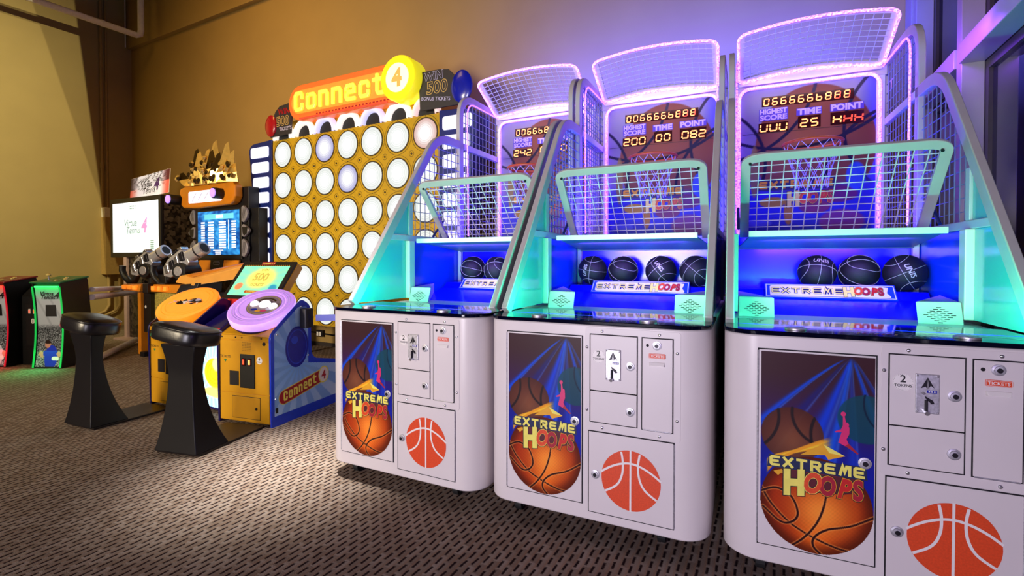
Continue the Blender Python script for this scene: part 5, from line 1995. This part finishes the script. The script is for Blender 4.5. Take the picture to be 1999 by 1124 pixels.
# orange marquee with lit window and two lamps
mq = [(-.76, 2.02), (-.70, 1.975), (-.40, 1.955), (.40, 1.975), (.48, 2.01), (.53, 2.08), (.53, 2.22), (.45, 2.29), (.30, 2.31), (-.05, 2.325), (-.10, 2.30), (-.30, 2.31), (-.62, 2.29), (-.78, 2.26), (-.80, 2.18), (-.74, 2.12)]
mqo = MB().prism([(a, b) for a, b in mq], 1, -.05, .069, M_orpl).build('marquee', sh, bevel=.02, seg=3)
MB().prism(rrect(-.55, 2.03, .24, 2.20, .03), 1, -.058, -.0505, M_marq).build('marquee_window', mqo, bevel=.004)
MQ = Pl((0, -.0585, 0), (1, 0, 0), (0, 0, 1))
g = MB()
for k in range(4):
    g.ribbon(MQ, [(-.45 + k * .15, 2.06 + .01 * k), (-.36 + k * .15, 2.17)], .012, .0008, M_artlil)
g.build('marquee_print', mqo, fix=False)
for lx, lz in ((-.86, 2.102), (.23, 2.126)):
    l = MB().cyl((lx, -.17, lz), (lx, .03, lz + .0), .075, M_black, seg=24).build('spot_lamp', mqo, smooth=40, bevel=.006)
    MB().lathe([(.062, .0), (.06, .012), (.03, .022)], M_lampv, (lx, -.1705, lz), 24, Matrix.Rotation(PI / 2, 3, 'X')).build('lamp_lens', l, smooth=40)
MB().box((-.84, -.02, 2.06), (-.76, .03, 2.14), M_black).build('lamp_arm', mqo, bevel=.004)
# gold faceted sculpture: a plain crystal cluster
random.seed(11)
gsc = MB()
spikes = [(-.34, .56, .13, -.10), (-.20, .46, .15, -.02), (-.03, .64, .14, .0), (.10, .44, .14, .04), (.23, .58, .14, .05), (.34, .36, .12, .08), (-.50, .22, .09, -.20), (.42, .26, .10, .04), (-.12, .36, .17, .0), (.04, .32, .17, .02),
          (-.28, .32, .14, -.06), (.27, .32, .14, .03), (.0, .50, .11, -.05), (-.40, .40, .09, .02), (-.08, .52, .10, -.06), (.15, .52, .10, .03), (.30, .46, .10, .07), (-.26, .50, .10, -.07)]
for i, (x, h, w, lean) in enumerate(spikes):
    yb_ = .0 + random.uniform(-.03, .05) - (.05 if h < .35 else 0)
    z0 = 2.275
    w *= 1.2
    base = [(x - w, yb_, z0), (x - w * .1, yb_ - .09, z0), (x + w, yb_, z0), (x + w * .2, yb_ + .08, z0)]
    mid_ = [(x + lean * .5 - w * .9, yb_, z0 + h * .45), (x + lean * .5 - w * .15, yb_ - .10, z0 + h * .38), (x + lean * .5 + w * .75, yb_ - .01, z0 + h * .52), (x + lean * .5, yb_ + .06, z0 + h * .5)]
    tip = [(x + lean - .025, yb_, z0 + h * .96), (x + lean, yb_ - .03, z0 + h * .92), (x + lean + .03, yb_, z0 + h), (x + lean, yb_ + .02, z0 + h * .95)]
    gsc.hull8(base, mid_, M_goldm)
    gsc.hull8(mid_, tip, M_goldm if i % 3 else M_golddp)
    for q_ in range(3):
        a, b = random.uniform(-w, w) * .6, random.uniform(.1, .6) * h
        p0 = Vector((x + a + lean * b / h, yb_ - .095, z0 + b))
        gsc.hull8([p0 + Vector(v_) for v_ in ((-.03, 0, -.03), (.02, -.01, -.04), (.035, 0, .02), (-.01, 0, .045))],
                  [p0 + Vector(v_) for v_ in ((-.015, -.03, -.01), (.01, -.035, -.015), (.012, -.03, .01), (-.005, -.03, .02))], M_golddp if (i + q_) % 2 else M_goldm)
gs = gsc.build('gold_sculpture', sh, bevel=.003)
gs['label'] = 'faceted gold sculpture on top of the marquee'
# lower orange plates under the screen
for x0, x1 in ((-.45, -.17), (.14, .48)):
    MB().hull8([(x0, .0, 1.01), (x1, .0, 1.01), (x1, .03, 1.01), (x0, .03, 1.01)], [(x0, .03, 1.205), (x1, .03, 1.205), (x1, .06, 1.205), (x0, .06, 1.205)], M_orpl).build('front_plate', sh, bevel=.004)
MB().box((-.16, .02, 1.02), (.13, .06, 1.21), M_tvbz).build('vent_panel', sh, bevel=.004)
MB().ribbon(Pl((0, .019, 0), (1, 0, 0), (0, 0, 1)), rrect(-.09, 1.14, .06, 1.18, .015), .008, .001, M_silver, closed=True).build('vent_ring', sh, fix=False)
MB().box((-.46, .0, -.0903), (.62, .069, 1.0), M_mask).build('lower_panel', sh, bevel=.006)

# gun console in front of it
gc = thing('gun_console', 'orange and black gun console with two silver mounted guns', 'game console', (-6.6, 3.36, 0))
MB().box((-.42, .05, 0), (.65, .42, .80), M_black).build('console_body', gc, bevel=.008)
MB().box((-.50, .0, 0.03), (-.43, .16, .80), M_black).build('left_leg', gc, bevel=.004)
MB().box((-.43, -.10, 0.02), (-.36, .049, .80), M_orpl).build('orange_leg', gc, bevel=.004)
MB().box((-.355, -.07, 0.30), (-.20, .048, .79), M_black).build('coin_door', gc, bevel=.004)
MB().lathe([(.020, 0), (.020, .002)], M_prwhite, (-.30, -.0715, .62), 16, Matrix.Rotation(PI / 2, 3, 'X')).build('token_sticker', gc)
MB().box((-.345, -.12, 0.0), (-.25, .03, .06), M_black).build('foot', gc, bevel=.004)
MB().box((-.20, -.02, .30), (.40, .048, .80), M_goldpl).build('gold_panel', gc, bevel=.004)
sf = [(-.82, .805), (-.80, .89), (-.25, .905), (-.25, .815)]
MB().hull8([(-.80, -.10, .815), (-.26, -.16, .815), (-.26, .30, .815), (-.80, .30, .815)], [(-.82, -.08, .895), (-.26, -.14, .905), (-.26, .30, .905), (-.82, .30, .895)], M_orpl).build('left_shelf', gc, bevel=.006)
MB().hull8([(-.13, -.10, .815), (.42, -.10, .815), (.42, .30, .815), (-.13, .30, .815)], [(-.15, -.06, .905), (.44, -.06, .905), (.44, .30, .905), (-.15, .30, .905)], M_orpl).build('right_shelf', gc, bevel=.006)
MB().hull8([(.43, -.10, .815), (.66, -.02, .815), (.66, .30, .815), (.43, .30, .815)], [(.45, -.06, .915), (.68, .02, .935), (.68, .30, .935), (.45, .30, .915)], M_dark).build('shelf_end', gc, bevel=.006)
MB().box((-.25, -.13, .80), (-.135, .28, .915), M_black).build('shelf_joint', gc, bevel=.006)
for k in range(3):
    MB().box((-.10 + k * .13, -.112, .835), (-.03 + k * .13, -.085, .885), M_btnor).build('shelf_lamp', gc, bevel=.004)
    MB().box((-.77 + k * .17, -.122 - .02 * k, .835), (-.69 + k * .17, -.085, .885), M_btnor).build('shelf_lamp', gc, bevel=.004)


def mounted_gun(x, y, z, s, yaw):
    xf = Matrix.Translation((x, y, z)) @ Matrix.Rotation(R(yaw), 4, 'Z') @ Matrix.Rotation(R(-26), 4, 'Y') @ Matrix.Scale(s, 4)
    gun = MB(xf).prism([(-.20, -.03), (-.17, .05), (-.08, .10), (.10, .125), (.15, .08), (.15, -.04), (.06, -.09), (-.13, -.08)], 1, -.06, .06, M_gun).build('mounted_gun', gc, bevel=.012)
    MB(xf).cyl((.13, 0, .035), (.24, 0, .035), .066, M_gun, seg=20).cyl((.242, 0, .035), (.262, 0, .035), .058, M_dark, seg=20).cyl((.264, 0, .035), (.33, 0, .035), .072, M_gun, seg=20).cyl((.331, 0, .035), (.333, 0, .035), .050, M_black, seg=16).build('barrel', gun, smooth=40, bevel=.006)
    for k in range(4):
        MB(xf).prism([(-.15 + k * .072, -.03 + .012 * k), (-.10 + k * .072, -.035 + .012 * k), (-.085 + k * .072, .055 + .012 * k), (-.135 + k * .072, .05 + .012 * k)], 1, -.080, -.0605, M_dark if k % 2 else M_chrome).build('side_plate', gun, bevel=.006)
    for k in range(3):
        MB(xf).box((-.07 + k * .065, -.045, .112 + .006 * k), (-.02 + k * .065, .045, .145 + .006 * k), M_dark if k % 2 else M_chrome).build('top_block', gun, bevel=.006)
    MB(xf).cyl((.03, -.10, -.085), (.03, .10, -.085), .085, M_black, seg=24).cyl((.03, -.112, -.085), (.03, -.101, -.085), .05, M_steel, seg=20).build('swivel_drum', gun, smooth=40, bevel=.006)
    MB(xf).tube([(-.17, 0, -.04), (-.25, 0, -.09), (-.32, 0, -.07), (-.36, 0, .02), (-.36, 0, .10), (-.33, 0, .15)], .036, M_black, seg=12).build('grip', gun, smooth=60)
    MB(xf).cyl((.03, 0, -.15), (-.06, 0, -.30), .045, M_rubber, seg=16).build('swivel_post', gun, smooth=40)


mounted_gun(-.62, .10, 1.140, 1.1, 15)
mounted_gun(.18, .10, 1.145, 1.2, 15)
MB().box((-.34, .0, .906), (.02, .26, 1.02), M_black).build('gun_cradle', gc, bevel=.02)
# orange nose reaching from the console to the screen
nose = [(0.34, -.02, 1.0), (.70, .02, .93), (1.12, .45, 1.12), (.72, .55, 1.19)]
MB().hull8([(.30, -.05, .935), (.62, -.02, .90), (1.06, .42, 1.0), (.74, .55, 1.02)], [(.36, -.02, 1.02), (.62, .03, .99), (1.00, .46, 1.155), (.72, .55, 1.17)], M_orlt).build('nose_panel', gc, bevel=.012)
MB().hull8([(.46, .0, 1.012), (.56, .01, 1.000), (.93, .47, 1.155), (.80, .50, 1.160)], [(.47, .0, 1.03), (.55, .01, 1.018), (.92, .47, 1.170), (.81, .50, 1.175)], M_orpl).build('nose_stripe', gc, bevel=.004)

# ------------------------------------------------------------------ tennis game: big monitor on a stand
tv = thing('tennis_monitor_stand', 'large monitor on a stand showing a white title screen, sign card on top', 'arcade monitor', (-8.4, 3.9, 0))
TX = Matrix.Translation((8.4, -3.9, 0))
MB(TX).box((-9.10, 3.90, 1.25), (-7.68, 4.50, 2.14), M_mask).build('monitor_case', tv, bevel=.006)
bz = MB(TX).box((-9.105, 3.86, 1.245), (-7.675, 3.899, 2.145), M_tvbz).build('monitor_bezel', tv, bevel=.008)
SP = Pl((0, -.041, 0), (1, 0, 0), (0, 0, 1))
scn = MB(TX).box((-9.02, 3.857, 1.32), (-7.735, 3.8595, 2.072), M_scrw).build('title_screen', bz)
TPn = Pl((-.01, -.0435, 0), (1, 0, 0), (0, 0, 1))
g = MB()
g.text(TPn, 'Virtua', -.08, 1.715, .15, .0006, M_scrgrn, bold=.012, shear=.25)
g.text(TPn, 'Tennis', .0, 1.605, .15, .0006, M_scrgrn, bold=.012, shear=.25)
g.text(TPn, '4', .30, 1.615, .30, .0009, M_scrpk, bold=.03, shear=.2)
g.ell(TPn, .08, 1.70, .30, .13, .0005, M_scrgrn, 40, a0=3.3, a1=5.9, inner=.985)
g.build('screen_lettering', scn, fix=False)
g = MB()
for k in range(4):
    g.rect(TPn, -.10 + k * .045, 2.005, -.065 + k * .045, 2.022, .0006, M_scrgrn)
    g.rect(TPn, -.10 + k * .045, 1.972, -.068 + k * .045, 1.988, .0006, M_scrgrn)
for k in range(5):
    g.rect(TPn, .46, 1.36 + k * .030, .56, 1.38 + k * .030, .0006, M_scrgrn)
stuff(g.build('small_print', scn, fix=False))


def card_rgb(a, b):
    n = np.sin(a * 40 + 5 * np.sin(b * 11)) * np.sin(b * 30 + 4 * np.sin(a * 9))
    base = .82 - .35 * (n > .25) * (b > .35) - .1 * (n > .0) * (b > .55)
    c = np.stack([base, base * .97, base * .97], -1)
    dl = np.clip(1 - a / .22, 0, 1)[..., None]
    c = c * (1 - dl) + np.where((b > .45)[..., None], np.array([.14, .07, .08]), np.array([.72, .25, .18])) * dl
    dr = np.clip((a - .80) / .15, 0, 1)[..., None]
    c = c * (1 - dr) + np.where((b > .55)[..., None], np.array([.30, .10, .12]), np.array([.85, .32, .25])) * dr
    return c


CD = Matrix.Translation((-8.19 + 8.4, .06, 2.146)) @ Matrix.Rotation(R(-4), 4, 'Y') @ Matrix.Rotation(R(-6), 4, 'X')
cd = MB(CD).box((-.55, 0, 0), (.53, .012, .36), M_prwhite).build('sign_card', tv, bevel=.003)
CPn = Pl((0, -.001, 0), (1, 0, 0), (0, 0, 1))
cp = print_grid('card_print', CPn, -.545, .005, .525, .355, 64, 30, card_rgb, M_lit, cd, .0004)
cp.data.transform(CD)
g = MB(CD)
g.text(CPn, 'Virtua', -.08, .165, .13, .0010, M_blackpr, bold=.015, shear=.15)
g.text(CPn, 'Tennis', -.0, .065, .13, .0010, M_blackpr, bold=.015, shear=.15)
g.text(CPn, '4', .20, .09, .27, .0014, mat('purple_numeral', '5a2a90', .4), bold=.03, shear=.15)
g.ell(CPn, .06, .17, .26, .13, .0008, M_blackpr, 40, a0=.6, a1=5.6, inner=.985)
g.build('card_lettering', cd, fix=False)
st = MB(TX).box((-8.70, 3.90, .03), (-8.27, 4.45, 1.249), M_mask).build('stand_column', tv, bevel=.006)
MB(TX).box((-8.72, 3.86, .0), (-8.64, 3.899, 1.249), M_pinkst).build('stand_edge', tv, bevel=.004)
MB(TX).box((-8.80, 3.75, 0), (-8.10, 4.55, .029), M_pinkst).build('stand_foot', tv, bevel=.004)


# ------------------------------------------------------------------ tennis player consoles with coloured light edges
def player_panel(seed, red):
    def fn(a, b):
        r2 = np.random.default_rng(seed)
        nz = r2.random((150, 60))
        ii = np.clip((b * 149).astype(int), 0, 149)
        jj = np.clip((a * 59).astype(int), 0, 59)
        n = nz[ii, jj]
        crowd = .10 + np.clip(.52 - b, 0, .5) * .5 * n + .45 * n * (n > .62)
        hall = .60 + .14 * (b - .5) - .06 * (np.abs(np.sin(a * 6 + b * 9)) > .96)
        k_ = np.clip((b - .47) / .06, 0, 1)
        grey = crowd * (1 - k_) + hall * k_
        c = np.stack([grey] * 3, -1)
        shirt = np.array([.80, .77, .77]) if red else np.array([.13, .20, .66])
        dark = np.array([.60, .55, .56]) if red else np.array([.08, .12, .46])
        skin = np.array([.74, .52, .42])

        def blob(c, cx, cy, rx, ry, col, tilt=0.0):
            x, y = (a - cx), (b - cy) * 2.7
            x, y = x * math.cos(tilt) + y * math.sin(tilt), -x * math.sin(tilt) + y * math.cos(tilt)
            d = np.hypot(x / rx, y / (ry * 2.7))
            return np.where((d < 1)[..., None], np.array(col), c)
        c = blob(c, .56, .06, .21, .12, dark)
        c = blob(c, .55, .12, .20, .105, shirt)
        c = blob(c, .34, .165, .14, .032, shirt, .5)
        c = blob(c, .20, .135, .09, .022, skin, -.6)
        c = blob(c, .14, .165, .055, .020, skin)
        c = blob(c, .76, .165, .14, .030, shirt, -.4)
        c = blob(c, .88, .125, .10, .020, skin, .5)
        c = blob(c, .80, .085, .10, .018, [.88, .86, .82], .3)
        c = blob(c, .47, .222, .055, .020, skin)
        c = blob(c, .45, .262, .090, .040, skin)
        c = blob(c, .45, .292, .100, .022, [.15, .09, .07])
        c = blob(c, .37, .275, .022, .022, [.15, .09, .07])
        c = blob(c, .43, .245, .035, .006, [.45, .22, .20])
        c = blob(c, .42, .268, .014, .004, [.12, .08, .08])
        c = blob(c, .48, .268, .014, .004, [.12, .08, .08])
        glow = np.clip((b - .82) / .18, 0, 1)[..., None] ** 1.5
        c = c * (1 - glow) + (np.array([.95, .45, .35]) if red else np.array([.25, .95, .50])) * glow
        shirt = np.array([.78, .75, .75]) if red else np.array([.12, .20, .68])
        d = np.hypot((a - .58) / .26, (b - .115) / .15)
        c = np.where((d < 1)[..., None], shirt, c)
        d = np.hypot((a - .42) / .11, (b - .275) / .045)
        c = np.where((d < 1)[..., None], np.array([.72, .50, .40]), c)
        d = np.hypot((a - .42) / .12, (b - .305) / .025)
        c = np.where((d < 1)[..., None], np.array([.16, .09, .07]), c)
        for ax, bx in ((.17, .16), (.88, .155)):
            d = np.hypot((a - ax) / .09, (b - bx) / .03)
            c = np.where((d < 1)[..., None], np.array([.75, .52, .42]), c)
        d = np.hypot((a - .75) / .14, (b - .10) / .025)
        c = np.where((d < 1)[..., None], np.array([.86, .84, .80]), c)
        return c
    return fn


def tennis_console(x, y, deg, label, red):
    t = thing('tennis_console', label, 'game console', (x, y, 0), R(deg), 'tennis game consoles')
    W_ = .32
    bend = lambda z: .040 * math.sin(PI * min(1, z / .95))
    prof = [(bend(.93 * k / 12), .005 + .925 * k / 12) for k in range(13)] + [(-.015, .945), (.33, 1.0), (.345, .97), (.43, .02), (.43, .005)]
    MB().prism(prof, 0, .018, W_ - .018, M_black).build('console_body', t, bevel=.004)
    edge, hot, top = (M_redl, M_redhot, M_redtop) if red else (M_green, M_greenhot, M_greentop)
    for x0 in (0.0, W_ - .0165):
        side = MB().prism([(a - .012, b) for a, b in prof[:13]] + prof[13:], 0, x0, x0 + .0165, M_black).build('side_board', t, bevel=.003)
        MB().bar([(x0 + .008, bend(.93 * k / 12) - .016, .01 + .90 * k / 12) for k in range(13)], .017, .006, edge).build('edge_light', side)
    FPp = Pl((0, 0, 0), (1, 0, 0), (0, 0, 1))
    pp = print_grid('front_print', FPp, .020, .02, W_ - .020, .905, 60, 150, player_panel(4 if red else 9, red), M_dimlit, t, .0, bend=lambda b: -bend(.02 + .885 * b) + .0015)
    MB().box((.03, -.014, .900), (W_ - .03, .010, .918), hot).build('light_bar', t, bevel=.003)
    MB().box((.118, bend(.65) - .006, .576), (.232, bend(.65) + .02, .735), M_blackpr).build('ticket_slot', t)
    LP = Pl((0, .005, 0), (1, 0, 0), (0, .0, 1))
    g = MB()
    g.text(LP, 'Virtua', .155, .812, .060, .001, M_blackpr, bold=.03, shear=.2)
    g.text(LP, 'Tennis', .17, .772, .060, .001, M_blackpr, bold=.03, shear=.2)
    g.text(LP, '4', .268, .775, .105, .0014, M_blackpr, bold=.03, shear=.2)
    g.build('logo_lettering', t, fix=False)
    tp = MB().hull8([(-.012, -.030, .945), (W_ + .012, -.030, .945), (W_ + .012, .345, 1.001), (-.012, .345, 1.001)], [(-.012, -.026, .962), (W_ + .012, -.026, .962), (W_ + .012, .345, 1.018), (-.012, .345, 1.018)], top).build('control_top', t, bevel=.005)

    def on_top(px, py):
        return (px, py, .964 + (py + .028) * .15)
    j = on_top(.12, .07)
    stick = MB().cyl(j, (j[0], j[1] - .004, j[2] + .045), .006, M_steel, seg=10).build('joystick', tp)
    MB().sphere((j[0], j[1] - .004, j[2] + .06), .022, M_cream, 16, 10, (1.15, 1.15, .8)).build('joystick_ball', stick, smooth=60)
    for px, py in ((.22, .05), (.26, .12), (.20, .20)):
        MB().lathe([(.018, 0), (.018, .008), (.012, .013)], M_cream, on_top(px, py), 18).build('push_button', tp, smooth=50)
    TPp = Pl((0, 0, .9655), (1, 0, 0), (0, 1, .15))
    g = MB()
    for k in range(7):
        a = .03 + k * .04
        g.ribbon(TPp, [(a, .03 + .02 * (k % 3)), (a + .03, .20 + .03 * (k % 2))], .005, .0012, (M_prwhite, M_cream, M_black)[k % 3])
    g.build('control_print', tp, fix=False)
    # lamp under the panel edge washes the floor in the console's colour
    area('edge_lamp', (W_ / 2, -.05, .30), (W_ / 2, -.5, 0), .25, 3.2, (1.0, .05, .08) if red else (.08, 1.0, .28), .3, t)
    return t


tennis_console(-7.216, 2.327, 27.6, 'tennis game console with green glowing edges and green top', False)
tennis_console(-7.855, 2.085, 24, 'tennis game console with red glowing edges at the left picture edge', True)
cb = thing('coin_cabinet', 'low black coin cabinet between the red and green consoles', 'coin cabinet', (-7.575, 2.30, 0), R(21))
MB().box((0, .06, 0), (.285, .42, .79), M_black).build('cabinet', cb, bevel=.006)
MB().hull8([(0, .06, .791), (.285, .06, .791), (.285, .42, .791), (0, .42, .791)], [(0, .20, .93), (.285, .20, .93), (.285, .42, .96), (0, .42, .96)], M_tvbz).build('slanted_top', cb, bevel=.004)
FPc = Pl((0, .0595, 0), (1, 0, 0), (0, 0, 1))
dr_ = MB().box((.06, .052, .22), (.25, .0595, .70), M_tvbz).build('coin_door', cb, bevel=.003)
for xx in (.115, .175):
    MB().box((xx - .014, .046, .59), (xx + .014, .0515, .645), M_prwhite).build('coin_slot', dr_, bevel=.002)
    MB().box((xx - .007, .0445, .60), (xx + .007, .0458, .635), M_ledr).build('slot_lamp', dr_)
stk = MB().lathe([(.024, 0), (.024, .002)], M_prwhite, (.155, .0515, .505), 20, Matrix.Rotation(PI / 2, 3, 'X') @ Matrix.Diagonal((1, 1.25, 1))).build('token_sticker', dr_)
MB().text(Pl((0, .0488, 0), (1, 0, 0), (0, 0, 1)), '3', .155, .49, .036, 0, M_blackpr, bold=.02).build('sticker_lettering', stk, fix=False)
MB().sphere((.215, .050, .50), .008, M_chrome, 10, 6).build('lock', dr_)
MB().sphere((.215, .050, .29), .008, M_chrome, 10, 6).build('lock', dr_)
# pale guard rails between the console and the monitor stand
for a, b, r_, lb in (((-7.115, 2.825, .855), (-8.25, 3.84, .80), .030, 'upper pale rail running from the green console back to the monitor stand'),
                     ((-7.095, 2.815, .765), (-8.25, 3.84, .735), .036, 'second pale rail just under the upper one behind the green console'),
                     ((-6.98, 2.82, .05), (-8.04, 3.70, .06), .036, 'pale rail lying at floor level in front of the monitor stand')):
    mb = MB().cyl(a, b, r_, M_rail, seg=16)
    tag(mb.build('guard_rail', smooth=40), lb, 'rail', 'guard rails of the tennis game')
